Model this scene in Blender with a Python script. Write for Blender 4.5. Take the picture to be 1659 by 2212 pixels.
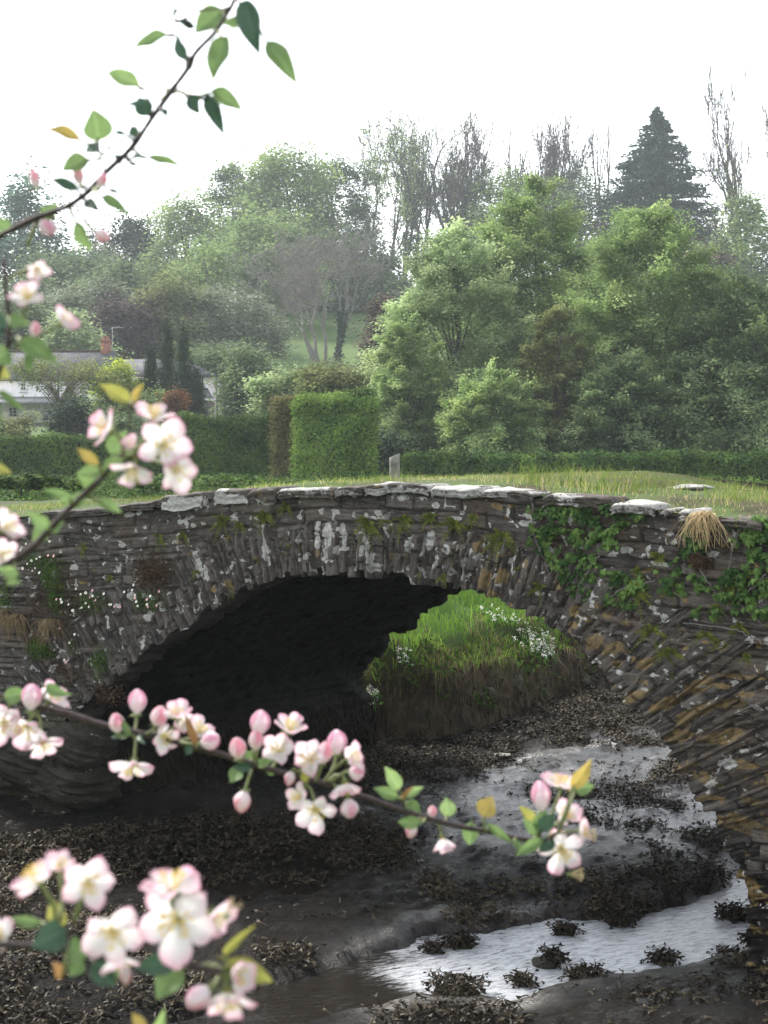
import bpy, math, random
import numpy as np
from mathutils import Vector, Matrix
for o in list(bpy.data.objects): bpy.data.objects.remove(o)
sc = bpy.context.scene
col = sc.collection
rng = np.random.default_rng(7)
random.seed(7)

# ------------------------------------------------------------------ camera, sky, sun, exposure
FPX, CX, HZ = 3200.0, 829.5, 950.0          # focal length and horizon of the view, in units of a 1659 x 2212 frame
cam_d = bpy.data.cameras.new('camera'); cam = bpy.data.objects.new('camera', cam_d); col.objects.link(cam)
cam.location = (0, 0, 0); cam.rotation_euler = (math.radians(90), 0, 0)
cam_d.sensor_fit = 'VERTICAL'; cam_d.sensor_height = 36.0; cam_d.lens = FPX/2212*36
cam_d.shift_y = -156/2212
cam_d.clip_start = 0.05; cam_d.clip_end = 6000
cam_d.dof.use_dof = True; cam_d.dof.focus_distance = 12.5; cam_d.dof.aperture_fstop = cam_d.lens/2.9
sc.camera = cam

SUN_AZ, SUN_EL = math.radians(-44), math.radians(42)     # azimuth measured from +Y towards +X
w = bpy.data.worlds.new('World'); sc.world = w; w.use_nodes = True
nt = w.node_tree; nt.nodes.clear()
wo = nt.nodes.new('ShaderNodeOutputWorld'); bg = nt.nodes.new('ShaderNodeBackground')
sky = nt.nodes.new('ShaderNodeTexSky'); sky.sky_type = 'NISHITA'; sky.sun_disc = False
sky.sun_elevation = SUN_EL; sky.sun_rotation = SUN_AZ
sky.air_density = 1.0; sky.dust_density = 1.3; sky.ozone_density = 1.0
hs = nt.nodes.new('ShaderNodeHueSaturation'); hs.inputs['Saturation'].default_value = 0.22   # thin bright cloud
nt.links.new(sky.outputs[0], hs.inputs['Color']); nt.links.new(hs.outputs[0], bg.inputs[0])
bg.inputs[1].default_value = 0.15
nt.links.new(bg.outputs[0], wo.inputs[0])
sd_ = bpy.data.lights.new('sun', 'SUN'); sun = bpy.data.objects.new('sun', sd_); col.objects.link(sun)
sd_.energy = 2.2; sd_.angle = math.radians(9); sd_.color = (1.0, .95, .86)
sdir = Vector((math.sin(SUN_AZ)*math.cos(SUN_EL), math.cos(SUN_AZ)*math.cos(SUN_EL), math.sin(SUN_EL)))
sun.rotation_euler = sdir.to_track_quat('Z', 'Y').to_euler()
sc.view_settings.view_transform = 'Standard'; sc.view_settings.look = 'None'
sc.view_settings.gamma = 1; sc.view_settings.exposure = 1.6
sc.cycles.max_bounces = 7; sc.cycles.diffuse_bounces = 3; sc.cycles.glossy_bounces = 3
sc.cycles.transmission_bounces = 4; sc.cycles.volume_bounces = 1; sc.cycles.transparent_max_bounces = 6
sc.cycles.use_denoising = True

# ------------------------------------------------------------------ helpers
def P(X, Y, d):
    return ((X-CX)/FPX*d, d, (HZ-Y)/FPX*d)
TH = 0.6; SN, CS = math.sin(TH), math.cos(TH)
def FW(u, wd, z):
    """bridge coordinates: u along the near face, wd across the road (away from the camera), z up"""
    return np.stack([u*CS+wd*SN, 12.0-u*SN+wd*CS, z+0*u], -1)
def face_uz(X, Y):
    x = (np.asarray(X, float)-CX)/FPX
    t = 12.0*CS/(x*SN+CS)
    return x*t*CS-(t-12)*SN, (HZ-np.asarray(Y, float))/FPX*t
def to_px(p):
    return CX+FPX*p[..., 0]/p[..., 1], HZ-FPX*p[..., 2]/p[..., 1]

def h3(ix, iy, iz, s=0):
    n = (ix.astype(np.int64)*374761393+iy.astype(np.int64)*668265263+iz.astype(np.int64)*2147483647+s*974711) & 0xffffffff
    n = ((n ^ (n >> 13))*1274126177) & 0xffffffff
    n = ((n ^ (n >> 16))*2246822519) & 0xffffffff
    return (n & 0xffffff)/float(0xffffff)
def vn(x, y, z=0, s=0):
    x, y, z = np.broadcast_arrays(np.asarray(x, float), np.asarray(y, float), np.asarray(z, float))
    ix, iy, iz = np.floor(x), np.floor(y), np.floor(z)
    fx, fy, fz = x-ix, y-iy, z-iz
    fx, fy, fz = [f*f*(3-2*f) for f in (fx, fy, fz)]
    r = 0
    for a in (0, 1):
        for b in (0, 1):
            for c in (0, 1):
                r = r+h3(ix+a, iy+b, iz+c, s)*(fx if a else 1-fx)*(fy if b else 1-fy)*(fz if c else 1-fz)
    return r
def fbm(x, y, z=0, o=4, s=0):
    r, a, t = 0, .5, 0
    for i in range(o):
        f = 2.03**i
        r = r+a*vn(np.asarray(x)*f, np.asarray(y)*f, np.asarray(z)*f, s+i*17); t += a; a *= .5
    return r/t
def sstep(a, b, x):
    t = np.clip((x-a)/(b-a), 0, 1); return t*t*(3-2*t)

def np_mesh(name, V, faces, mats, parent=None, attrs=None, smooth=False, fmat=None, uv=None):
    """faces: list of (m,k) integer arrays"""
    me = bpy.data.meshes.new(name)
    V = np.asarray(V, np.float32)
    if not isinstance(faces, (list, tuple)): faces = [faces]
    faces = [np.asarray(f, np.int32) for f in faces if len(f)]
    loops = np.concatenate([f.ravel() for f in faces])
    tot = np.concatenate([np.full(len(f), f.shape[1], np.int32) for f in faces])
    st = np.concatenate([[0], np.cumsum(tot)[:-1]]).astype(np.int32)
    me.vertices.add(len(V)); me.vertices.foreach_set('co', V.ravel())
    me.loops.add(len(loops)); me.loops.foreach_set('vertex_index', loops)
    me.polygons.add(len(tot)); me.polygons.foreach_set('loop_start', st); me.polygons.foreach_set('loop_total', tot)
    if smooth: me.polygons.foreach_set('use_smooth', np.ones(len(tot), bool))
    if fmat is not None: me.polygons.foreach_set('material_index', np.asarray(fmat, np.int32))
    if attrs:
        for k, a in attrs.items():
            a = np.asarray(a, np.float32)
            at = me.attributes.new(k, 'FLOAT', 'POINT'); at.data.foreach_set('value', a.ravel())
    if uv is not None:
        ul = me.uv_layers.new(name='UVMap'); ul.data.foreach_set('uv', np.asarray(uv, np.float32)[loops].ravel())
    me.update(calc_edges=True)
    for m in (mats if isinstance(mats, (list, tuple)) else [mats]): me.materials.append(m)
    o = bpy.data.objects.new(name, me); col.objects.link(o)
    if parent is not None: o.parent = parent
    return o
def tag(o, label=None, cat=None, group=None, kind=None):
    if label: o['label'] = label
    if cat: o['category'] = cat
    if group: o['group'] = group
    if kind: o['kind'] = kind
    return o
def thing(name, label, cat, loc=(0, 0, 0), group=None):
    o = bpy.data.objects.new(name, None); col.objects.link(o); o.location = loc
    o.empty_display_size = .1
    return tag(o, label, cat, group)
def grid_faces(nu, nv, keep=None):
    i = np.arange(nu-1)[:, None]; j = np.arange(nv-1)[None, :]
    a = i*nv+j
    f = np.stack([a, a+nv, a+nv+1, a+1], -1)
    if keep is not None: return f[keep]
    return f.reshape(-1, 4)
def frames(N, spin):
    """orthonormal frames with third axis N and random spin; columns are x,y,z axes"""
    N = N/np.linalg.norm(N, axis=-1, keepdims=True)
    a = np.where(np.abs(N[:, 2:3]) < .9, np.array([[0, 0, 1.]]), np.array([[1., 0, 0]]))
    X = np.cross(a, N); X /= np.linalg.norm(X, axis=-1, keepdims=True)
    Y = np.cross(N, X)
    c, s = np.cos(spin)[:, None], np.sin(spin)[:, None]
    return np.stack([X*c+Y*s, -X*s+Y*c, N], -1)
def frames_from(Xa, Nh):
    """x axis along Xa, z axis near Nh"""
    Xa = Xa/np.linalg.norm(Xa, axis=-1, keepdims=True)
    Y = np.cross(Nh, Xa); Y /= np.linalg.norm(Y, axis=-1, keepdims=True)+1e-9
    Z = np.cross(Xa, Y)
    return np.stack([Xa, Y, Z], -1)
def scatter(tv, tf, T, R, S):
    tv = np.asarray(tv, float); S = np.asarray(S, float)
    if S.ndim == 1: S = S[:, None]
    if S.shape[1] == 1: S = np.repeat(S, 3, 1)
    V = np.einsum('nij,nkj->nki', R, tv[None]*S[:, None, :])+T[:, None, :]
    n, k = len(T), len(tv)
    off = (np.arange(n)*k)[:, None, None]
    F = [(np.asarray(f)[None]+off).reshape(-1, np.asarray(f).shape[1]) for f in tf]
    return V.reshape(-1, 3), F
def joinm(parts):
    Vs, Fs, n = [], {}, 0
    for V, F in parts:
        for f in F:
            f = np.asarray(f)
            if len(f): Fs.setdefault(f.shape[1], []).append(f+n)
        Vs.append(V); n += len(V)
    return np.concatenate(Vs), [np.concatenate(v) for v in Fs.values()]
def tubes(A, B, ra, rb, k=5):
    """separate tapered tubes between points A and B"""
    A, B = np.asarray(A, float), np.asarray(B, float)
    D = B-A; L = np.linalg.norm(D, axis=1, keepdims=True)+1e-9
    R = frames(D/L, np.zeros(len(A)))
    an = np.arange(k)/k*2*np.pi
    ring = np.stack([np.cos(an), np.sin(an), 0*an], -1)
    V0 = np.einsum('nij,kj->nki', R, ring)*np.asarray(ra)[:, None, None]+A[:, None]
    V1 = np.einsum('nij,kj->nki', R, ring)*np.asarray(rb)[:, None, None]+B[:, None]
    V = np.concatenate([V0, V1], 1).reshape(-1, 3)
    i = np.arange(k); f = np.stack([i, (i+1) % k, (i+1) % k+k, i+k], -1)
    F = (f[None]+(np.arange(len(A))*2*k)[:, None, None]).reshape(-1, 4)
    return V, [F]
def path_tube(pts, rad, k=8):
    pts = np.asarray(pts, float); n = len(pts)
    T = np.gradient(pts, axis=0); T /= np.linalg.norm(T, axis=1, keepdims=True)
    ref = np.array([.13, -.9, .4]); X = np.cross(T, ref); X /= np.linalg.norm(X, axis=1, keepdims=True)
    Y = np.cross(T, X)
    an = np.arange(k)/k*2*np.pi
    V = pts[:, None]+(X[:, None]*np.cos(an)[None, :, None]+Y[:, None]*np.sin(an)[None, :, None])*np.asarray(rad)[:, None, None]
    a = (np.arange(n-1)*k)[:, None]; i = np.arange(k)[None]
    F = np.stack([a+i, a+(i+1) % k, a+k+(i+1) % k, a+k+i], -1).reshape(-1, 4)
    V = V.reshape(-1, 3); V = np.concatenate([V, pts[:1], pts[-1:]])
    c0 = np.stack([np.full(k, n*k), (np.arange(k)+1) % k, np.arange(k)], -1)
    b = (n-1)*k; c1 = np.stack([np.full(k, n*k+1), b+np.arange(k), b+(np.arange(k)+1) % k], -1)
    return V, [F, np.concatenate([c0, c1])]
def in_poly(x, y, poly):
    poly = np.asarray(poly, float); r = np.zeros(np.shape(x), bool)
    for (x0, y0), (x1, y1) in zip(poly, np.roll(poly, -1, 0)):
        c = ((y0 > y) != (y1 > y)) & (x < (x1-x0)*(y-y0)/((y1-y0) if y1 != y0 else 1e-9)+x0)
        r ^= c
    return r
def poly_sd(x, y, poly):
    """distance to the polygon's outline, negative inside"""
    poly = np.asarray(poly, float); d = np.full(np.shape(x), 1e9)
    for a, b in zip(poly, np.roll(poly, -1, 0)):
        e = b-a; L = e@e+1e-12
        t = np.clip(((x-a[0])*e[0]+(y-a[1])*e[1])/L, 0, 1)
        d = np.minimum(d, np.hypot(x-a[0]-t*e[0], y-a[1]-t*e[1]))
    return np.where(in_poly(x, y, poly), -d, d)

# ------------------------------------------------------------------ materials
def mat(name):
    m = bpy.data.materials.new(name); m.use_nodes = True; m.node_tree.nodes.clear()
    return m, m.node_tree
class N:
    def __init__(s, t): s.t = t
    def __call__(s, ty, **k):
        n = s.t.nodes.new(ty)
        for a, b in k.items():
            if a.startswith('i_'):
                key = a[2:]
                key = int(key) if key.isdigit() else key.replace('_', ' ')
                n.inputs[key].default_value = b
            else: setattr(n, a, b)
        return n
    def l(s, a, b): s.t.links.new(a, b)
    def mix(s, f, a, b):
        n = s.t.nodes.new('ShaderNodeMix'); n.data_type = 'RGBA'
        for v, i in ((f, 0), (a, 6), (b, 7)):
            if hasattr(v, 'links'): s.l(v, n.inputs[i])
            else: n.inputs[i].default_value = (v if i == 0 else (*v, 1) if len(v) == 3 else v)
        return n.outputs[2]
    def ramp(s, f, lo, hi, a=0., b=1.):
        n = s.t.nodes.new('ShaderNodeMapRange'); n.interpolation_type = 'SMOOTHSTEP'
        s.l(f, n.inputs[0]); n.inputs[1].default_value = lo; n.inputs[2].default_value = hi
        n.inputs[3].default_value = a; n.inputs[4].default_value = b
        return n.outputs[0]
    def math(s, op, a, b=0.):
        n = s.t.nodes.new('ShaderNodeMath'); n.operation = op
        for v, i in ((a, 0), (b, 1)):
            if hasattr(v, 'links'): s.l(v, n.inputs[i])
            else: n.inputs[i].default_value = v
        return n.outputs[0]
    def attr(s, nm): return s('ShaderNodeAttribute', attribute_name=nm).outputs['Fac']
    def noise(s, vec, scale, detail=4, rough=.6):
        n = s('ShaderNodeTexNoise'); n.inputs['Scale'].default_value = scale
        n.inputs['Detail'].default_value = detail; n.inputs['Roughness'].default_value = rough
        if vec is not None: s.l(vec, n.inputs['Vector'])
        return n.outputs['Fac']
    def scaled(s, vec, sc3):
        n = s('ShaderNodeMapping'); s.l(vec, n.inputs[0]); n.inputs['Scale'].default_value = sc3
        return n.outputs[0]
    def out(s, sh):
        o = s('ShaderNodeOutputMaterial'); s.l(sh, o.inputs[0]); return o

def leaf_mat(name, a, b, trans=.35, rough=.85, var=.35, c=None, spec=.10):
    """leaf surface between two colours picked by the 'tint' of each leaf, lets light through"""
    m, t = mat(name); n = N(t)
    c_ = n.mix(n.attr('tint'), a, b)
    if c is not None: c_ = n.mix(n.ramp(n.attr('tint'), .86, .95), c_, c)
    geo = n('ShaderNodeTexCoord')
    nz = n.noise(geo.outputs['Object'], .5, 2)
    hv = n('ShaderNodeHueSaturation'); n.l(c_, hv.inputs['Color'])
    n.l(n.ramp(nz, .3, .7, 1-var, 1+var), hv.inputs['Value'])
    p = n('ShaderNodeBsdfPrincipled'); n.l(hv.outputs[0], p.inputs['Base Color'])
    p.inputs['Roughness'].default_value = rough; p.inputs['Specular IOR Level'].default_value = spec
    tr = n('ShaderNodeBsdfTranslucent'); n.l(hv.outputs[0], tr.inputs['Color'])
    mx = n('ShaderNodeMixShader'); mx.inputs[0].default_value = trans
    n.l(p.outputs[0], mx.inputs[1]); n.l(tr.outputs[0], mx.inputs[2]); n.out(mx.outputs[0])
    return m
def plain(name, colr, rough=.7, spec=.4, nscale=None, namp=.3, bump=0., metallic=0.):
    m, t = mat(name); n = N(t)
    p = n('ShaderNodeBsdfPrincipled'); p.inputs['Roughness'].default_value = rough
    p.inputs['Specular IOR Level'].default_value = spec; p.inputs['Metallic'].default_value = metallic
    if nscale:
        tc = n('ShaderNodeTexCoord'); nz = n.noise(tc.outputs['Object'], nscale, 5)
        d = [v*(1-namp) for v in colr]; u_ = [min(1, v*(1+namp)) for v in colr]
        n.l(n.mix(n.ramp(nz, .3, .7), d, u_), p.inputs['Base Color'])
        if bump:
            b = n('ShaderNodeBump'); b.inputs['Strength'].default_value = .8; b.inputs['Distance'].default_value = bump
            n.l(nz, b.inputs['Height']); n.l(b.outputs[0], p.inputs['Normal'])
    else: p.inputs['Base Color'].default_value = (*colr, 1)
    n.out(p.outputs[0]); return m

def stone_mat():
    m, t = mat('slate_masonry'); n = N(t)
    uv = n('ShaderNodeUVMap').outputs[0]; ob = n('ShaderNodeTexCoord').outputs['Object']
    grain = n.noise(n.scaled(uv, (3.5, 26, 1)), 2.2, 6, .7)
    fine = n.noise(ob, 38, 5, .65); big = n.noise(ob, 2.3, 4, .6)
    c = n.mix(n.attr('tone'), (.034, .029, .026), (.128, .110, .092))
    c = n.mix(n.ramp(grain, .46, .68, 0, .75), c, (.20, .18, .17))
    c = n.mix(n.ramp(grain, .5, .30, 0, .7), c, (.018, .016, .016))
    c = n.mix(n.ramp(big, .5, .72, 0, .6), c, (.10, .068, .045))
    c = n.mix(n.ramp(fine, .55, .8, 0, .55), c, (.20, .19, .18))
    mid = n.noise(ob, 11, 5, .75); c = n.mix(n.ramp(mid, .52, .72, 0, .6), c, (.175, .155, .14)); c = n.mix(n.ramp(mid, .48, .30, 0, .75), c, (.022, .019, .019))
    c = n.mix(n.attr('damp'), c, (.0035, .0035, .0035))  # near-black for damp stone and for the vault's painted shade
    # moss film on the lowest courses
    c = n.mix(n.math('MULTIPLY', n.attr('moss'), n.ramp(fine, .4, .6)), c, (.05, .055, .018))
    o_ = n.ramp(n.math('ADD', n.attr('org'), n.math('MULTIPLY', n.math('SUBTRACT', n.math('ADD', n.math('MULTIPLY', fine, .5), n.math('MULTIPLY', n.noise(ob, 15, 5, .75), .5)), .5), 2.4)), .45, .58)
    c = n.mix(n.math('MULTIPLY', o_, .75), c, n.mix(n.ramp(n.noise(ob, 16, 3), .35, .65), (.17, .125, .065), (.33, .225, .085)))
    w_ = n.ramp(n.math('ADD', n.attr('wht'), n.math('MULTIPLY', n.math('SUBTRACT', n.noise(ob, 24, 5, .7), .5), 1.2)), .42, .56)
    c = n.mix(n.math('MULTIPLY', w_, .82), c, n.mix(n.ramp(fine, .35, .7), (.40, .39, .36), (.72, .71, .68)))
    p = n('ShaderNodeBsdfPrincipled'); n.l(c, p.inputs['Base Color'])
    n.l(n.ramp(n.attr('damp'), 0, 1, .78, .6), p.inputs['Roughness']); n.l(n.ramp(n.attr('damp'), .5, 1, .3, .1), p.inputs['Specular IOR Level'])
    hgt = n.math('ADD', n.math('ADD', n.math('MULTIPLY', grain, .7), n.math('MULTIPLY', fine, .6)), n.math('MULTIPLY', mid, 1.1))
    b = n('ShaderNodeBump'); b.inputs['Strength'].default_value = .9; b.inputs['Distance'].default_value = .030
    n.l(hgt, b.inputs['Height']); n.l(b.outputs[0], p.inputs['Normal']); n.out(p.outputs[0])
    return m
STONE = stone_mat()

def mud_mat():
    m, t = mat('wet_mud'); n = N(t)
    ob = n('ShaderNodeTexCoord').outputs['Object']
    a = n.noise(ob, 1.3, 5); f = n.noise(n.scaled(ob, (1, 1, 1)), 9, 7, .72); g = n.noise(ob, 45, 4, .7)
    c = n.mix(n.ramp(a, .35, .65), (.022, .016, .013), (.008, .007, .0065))
    c = n.mix(n.ramp(g, .55, .75, 0, .6), c, (.030, .024, .020))
    c = n.mix(n.attr('weedy'), c, (.022, .020, .012))
    p = n('ShaderNodeBsdfPrincipled'); n.l(c, p.inputs['Base Color'])
    n.l(n.math('ADD', n.ramp(n.math('ADD', a, n.math('MULTIPLY', f, .4)), .45, .85, .10, .34), n.math('MULTIPLY', n.attr('dry'), .35)), p.inputs['Roughness'])
    n.l(n.math('ADD', .10, n.math('MULTIPLY', n.attr('wet'), n.ramp(n.math('ADD', a, n.math('MULTIPLY', f, .5)), .62, .90, 1.25, .2))), p.inputs['Specular IOR Level'])
    b = n('ShaderNodeBump'); n.l(n.ramp(n.attr('wet'), 0, 1, 1, .22), b.inputs['Strength']); b.inputs['Distance'].default_value = .20
    n.l(n.math('ADD', n.math('ADD', f, n.math('MULTIPLY', g, .35)), n.math('MULTIPLY', n.noise(ob, 22, 4, .7), .5)), b.inputs['Height']); n.l(b.outputs[0], p.inputs['Normal']); n.out(p.outputs[0])
    return m
MUD = mud_mat()
def water_mat():
    m, t = mat('stream_water'); n = N(t)
    ob = n('ShaderNodeTexCoord').outputs['Object']
    rot = n('ShaderNodeMapping'); n.l(ob, rot.inputs[0]); rot.inputs['Rotation'].default_value = (0, 0, math.radians(-24))
    rot.inputs['Scale'].default_value = (1, 1, 1)
    v = n.scaled(rot.outputs[0], (2.2, 6.5, 1))
    a = n.noise(v, 2.0, 5, .62); bb = n.noise(v, 7, 4, .6)
    p = n('ShaderNodeBsdfPrincipled'); fm = n.ramp(n.math('ADD', n.noise(n.scaled(rot.outputs[0], (1.6, 6, 1)), 5.0, 8, .78), n.math('MULTIPLY', n.attr('riffle_glare'), .30)), .60, .86, 0, 1)
    n.l(n.mix(n.math('MULTIPLY', fm, n.attr('riffle_glare')), (.016, .013, .010), (.62, .64, .68)), p.inputs['Base Color'])  # pale streaks of broken water, with its sky glare painted into the colour
    p.inputs['Roughness'].default_value = .07; p.inputs['IOR'].default_value = 1.9; p.inputs['Specular IOR Level'].default_value = .5
    b = n('ShaderNodeBump'); b.inputs['Strength'].default_value = 1; b.inputs['Distance'].default_value = .022
    n.l(n.math('ADD', a, n.math('MULTIPLY', bb, .35)), b.inputs['Height']); n.l(b.outputs[0], p.inputs['Normal']); n.out(p.outputs[0])
    return m
WATER = water_mat()
def ground_mat():
    m, t = mat('turf'); n = N(t)
    ob = n('ShaderNodeTexCoord').outputs['Object']
    a = n.noise(ob, .12, 5); f = n.noise(ob, 6, 6, .7)
    g = n.mix(n.ramp(a, .35, .65), (.055, .105, .025), (.095, .15, .04))
    g = n.mix(n.ramp(f, .4, .7, 0, .5), g, (.025, .05, .011))
    c = n.mix(n.attr('soil'), g, n.mix(n.ramp(f, .4, .6), (.035, .028, .018), (.075, .058, .036)))
    p = n('ShaderNodeBsdfPrincipled'); n.l(c, p.inputs['Base Color']); p.inputs['Roughness'].default_value = .9
    p.inputs['Specular IOR Level'].default_value = .15
    b = n('ShaderNodeBump'); b.inputs['Strength'].default_value = .8; b.inputs['Distance'].default_value = .06
    n.l(f, b.inputs['Height']); n.l(b.outputs[0], p.inputs['Normal']); n.out(p.outputs[0])
    return m
TURF = ground_mat()
WEED = leaf_mat('bladderwrack', (.011, .009, .005), (.098, .078, .050), trans=.05, rough=.55, spec=.14)
GRASS_DECK = leaf_mat('parapet_grass', (.10, .17, .035), (.27, .31, .09), trans=.4, c=(.44, .36, .20))
GRASS_BANK = leaf_mat('bank_grass', (.09, .19, .025), (.27, .42, .07), trans=.5)
STRAW = leaf_mat('dead_grass', (.045, .036, .022), (.34, .26, .15), trans=.2)
STRAW_PALE = leaf_mat('pale_straw', (.20, .14, .07), (.46, .36, .21), trans=.3)
IVY = leaf_mat('ivy_leaf', (.022, .052, .014), (.13, .21, .055), trans=.25, rough=.5)
FERN = leaf_mat('fern_frond', (.035, .055, .014), (.26, .28, .06), trans=.25)
HERB = leaf_mat('wall_herb', (.03, .065, .015), (.10, .17, .035), trans=.25)
RED_HERB = leaf_mat('reddish_herb', (.045, .026, .02), (.11, .075, .045), trans=.2)
BARK = plain('bark', (.085, .072, .066), .9, .2, 3, .4)
BARK_GREY = plain('grey_bark', (.16, .145, .135), .9, .2, 3, .35)
TWIGBARK = plain('apple_bark', (.040, .026, .026), .7, .4, 300, .5, .0006)
WHITE_DOT = plain('white_petals', (.80, .78, .72), .7)
YELLOW_DOT = plain('yellow_centre', (.62, .42, .08), .7)

# ------------------------------------------------------------------ ground with the stream's channel
CH = np.array([(-6.2, 3.2), (-6.2, 9), (-6.0, 12.5), (-3.95, 14.15), (-.95, 18.3), (-.35, 18.0), (.25, 18.0), (.9, 18.5),
               (1.95, 20.0), (3.4, 22.4), (6.0, 25.0), (11, 28), (22, 31), (24, 27), (13, 21), (5.9, 14.3), (3.2, 10.1), (7, 8), (7, 3.2)])
def hill(x, y):
    z = np.interp(y, [-40, 0, 30, 60, 75, 110, 125, 250, 300, 800, 5000], [-1.6, -1.5, -1.3, -1.8, -1.0, 1.2, 2.6, 27, 31, 5, -120])
    k = sstep(125, 260, y)
    z = z*(1-.30*k*sstep(-5, -75, x*250/np.maximum(y, 60)))
    return z+k*(fbm(x/40., y/40., 3, 3)-.5)*5+(fbm(x/1.7, y/1.7, 0, 3)-.5)*.12
def G(x, y):
    x, y = np.asarray(x, float), np.asarray(y, float)
    s = poly_sd(x, y, CH)+(fbm(x*1.3, y*1.3, 5, 3)-.5)*.55
    hz = hill(x, y)
    b = np.interp(s, [-.3, 0, .22, .55, 1.2, 2.6, 4.5, 8], [-4.7, -4.3, -3.35, -2.98, -2.62, -2.05, -1.55, -1.3])
    # lumps in the steep bank
    b = b+np.where((s > 0) & (s < 1), (fbm(x*5, y*5, 1, 3)-.5)*.35+(fbm(x*2.2, y*2.2, 6, 3)-.5)*.7, 0)
    k = sstep(4.0, 8.5, s)
    return np.where(s < 8.5, b*(1-k)+hz*k, hz), s
gx = np.concatenate([-np.geomspace(2500, 9, 42), np.arange(-8.5, 12.01, .11), np.geomspace(13, 2500, 42)])
gy = np.concatenate([-np.geomspace(300, 3, 10), np.arange(-2, 16, .25), np.arange(16, 28, .10), np.geomspace(28.4, 5000, 90)])
XX, YY = np.meshgrid(gx, gy, indexing='ij')
ZZ, SS = G(XX, YY)
br = (XX*CS-(YY-12)*SN); bw = (XX*SN+(YY-12)*CS)          # keep the earth inside the bridge below its road
ZZ = np.where((np.abs(bw-2.4) < 2.55) & (np.abs(br) < 16), np.minimum(ZZ, -1.35), ZZ)
soil = sstep(-2.55, -3.05, ZZ+(fbm(XX*2, YY*2, 2, 3)-.5)*.7)*(SS < 3)
ground = np_mesh('ground', np.stack([XX, YY, ZZ], -1).reshape(-1, 3), grid_faces(len(gx), len(gy)), TURF, attrs={'soil': soil}, smooth=True)
tag(ground, kind='structure')

WZ = -3.80
def wp(X, Y):
    d = -WZ*FPX/(Y-HZ); return ((X-CX)/FPX*d, d)
WPOLY = np.array([wp(*q) for q in [(1760, 1800), (1609, 1878), (1570, 1913), (1530, 1933), (1480, 1950), (1404, 1973), (1374, 1993), (1280, 1993), (1200, 1991),
    (1130, 1993), (1070, 2018), (995, 2023), (895, 2023), (845, 2053), (740, 2085), (600, 2125), (480, 2170), (300, 2212), (100, 2290), (500, 2350),
    (640, 2230), (760, 2190), (830, 2166), (910, 2148), (1045, 2155), (1100, 2163), (1175, 2148), (1245, 2135), (1335, 2118), (1455, 2093), (1545, 2073), (1650, 2058), (1800, 2030)]])
BC = [(700, 1955, -3.58), (560, 2010, -3.66), (850, 1950, -3.70), (250, 2100, -3.62), (50, 2000, -3.64), (50, 2200, -3.5), (350, 2190, -3.62),
      (1500, 2150, -3.64), (1659, 2212, -3.52), (1250, 2200, -3.72), (1200, 1850, -3.68), (1000, 1800, -3.70), (1100, 1650, -3.70), (1450, 1650, -3.62),
      (1500, 1800, -3.66), (900, 1740, -3.72), (840, 1660, -3.76), (1300, 1490, -3.62), (1000, 1610, -3.74), (1250, 1560, -3.66), (1600, 1780, -3.66),
      (450, 1885, -3.78), (250, 1880, -3.74), (700, 1880, -3.78), (840, 1840, -3.76), (420, 1780, -3.52), (250, 1790, -3.56), (600, 1770, -3.48), (730, 1740, -3.6),
      (120, 1880, -3.72), (600, 2130, -3.76), (1800, 1500, -3.5), (1500, 1450, -3.5), (200, 2400, -3.5), (1400, 2400, -3.5), (-100, 1900, -3.45)]
bcp = np.array([P(X, Y, -z*FPX/(Y-HZ)) for X, Y, z in BC])
def tps(r): return np.where(r > 1e-6, r*r*np.log(r+1e-9), 0)
_n = len(bcp)
_K = tps(np.hypot(bcp[:, None, 0]-bcp[None, :, 0], bcp[:, None, 1]-bcp[None, :, 1]))+np.eye(_n)*.02
_Pm = np.c_[np.ones(_n), bcp[:, :2]]
_A = np.block([[_K, _Pm], [_Pm.T, np.zeros((3, 3))]])
_sol = np.linalg.solve(_A, np.r_[bcp[:, 2], 0, 0, 0])
def bed(x, y):
    x, y = np.asarray(x, float), np.asarray(y, float); sh = x.shape
    q = x.ravel(), y.ravel()
    K = tps(np.hypot(q[0][:, None]-bcp[None, :, 0], q[1][:, None]-bcp[None, :, 1]))
    z = (K@_sol[:_n]+_sol[_n]+_sol[_n+1]*q[0]+_sol[_n+2]*q[1]).reshape(sh)
    z = np.clip(z, -3.79, -3.0)
    s = poly_sd(x, y, WPOLY)+(fbm(x*2.2, y*2.2, 7, 4)-.5)*.34
    lump = (fbm(x*2.6, y*2.6, 9, 4)-.5)*.14+(fbm(x*9, y*9, 3, 4)-.5)*.075
    z = np.maximum(z, WZ+.012)+np.maximum(lump, -.03)*sstep(0, .5, s)
    z = np.minimum(z, WZ+.02+.22*np.maximum(s, 0)+.03*sstep(0, .1, s))
    return np.where(s < 0, WZ-.10*sstep(0, .35, -s)-.004, z), s
mx = np.arange(-6.5, 9.0, .045); my = np.concatenate([np.arange(3.2, 9, .12), np.arange(9, 20, .045), np.arange(20, 30, .12)])
MX, MY = np.meshgrid(mx, my, indexing='ij')
MZ, MS = bed(MX, MY)
gz, gs = G(MX, MY)
pX, pY = to_px(np.stack([MX, MY, MZ], -1))
keep = (np.abs(gs) < 1e9)
dry = np.clip(fbm(MX*.9, MY*.9, 4, 3)*1.6-.55, 0, 1)
dry = np.maximum(dry*.7, in_poly(pX, pY, [(-200, 1930), (520, 1990), (620, 2140), (500, 2260), (-200, 2300)])*.6)
dry = np.where(in_poly(pX, pY, [(880, 1690), (1200, 1620), (1440, 1590), (1590, 1830), (1300, 1880), (900, 1870)]), dry*.25, dry)
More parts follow.
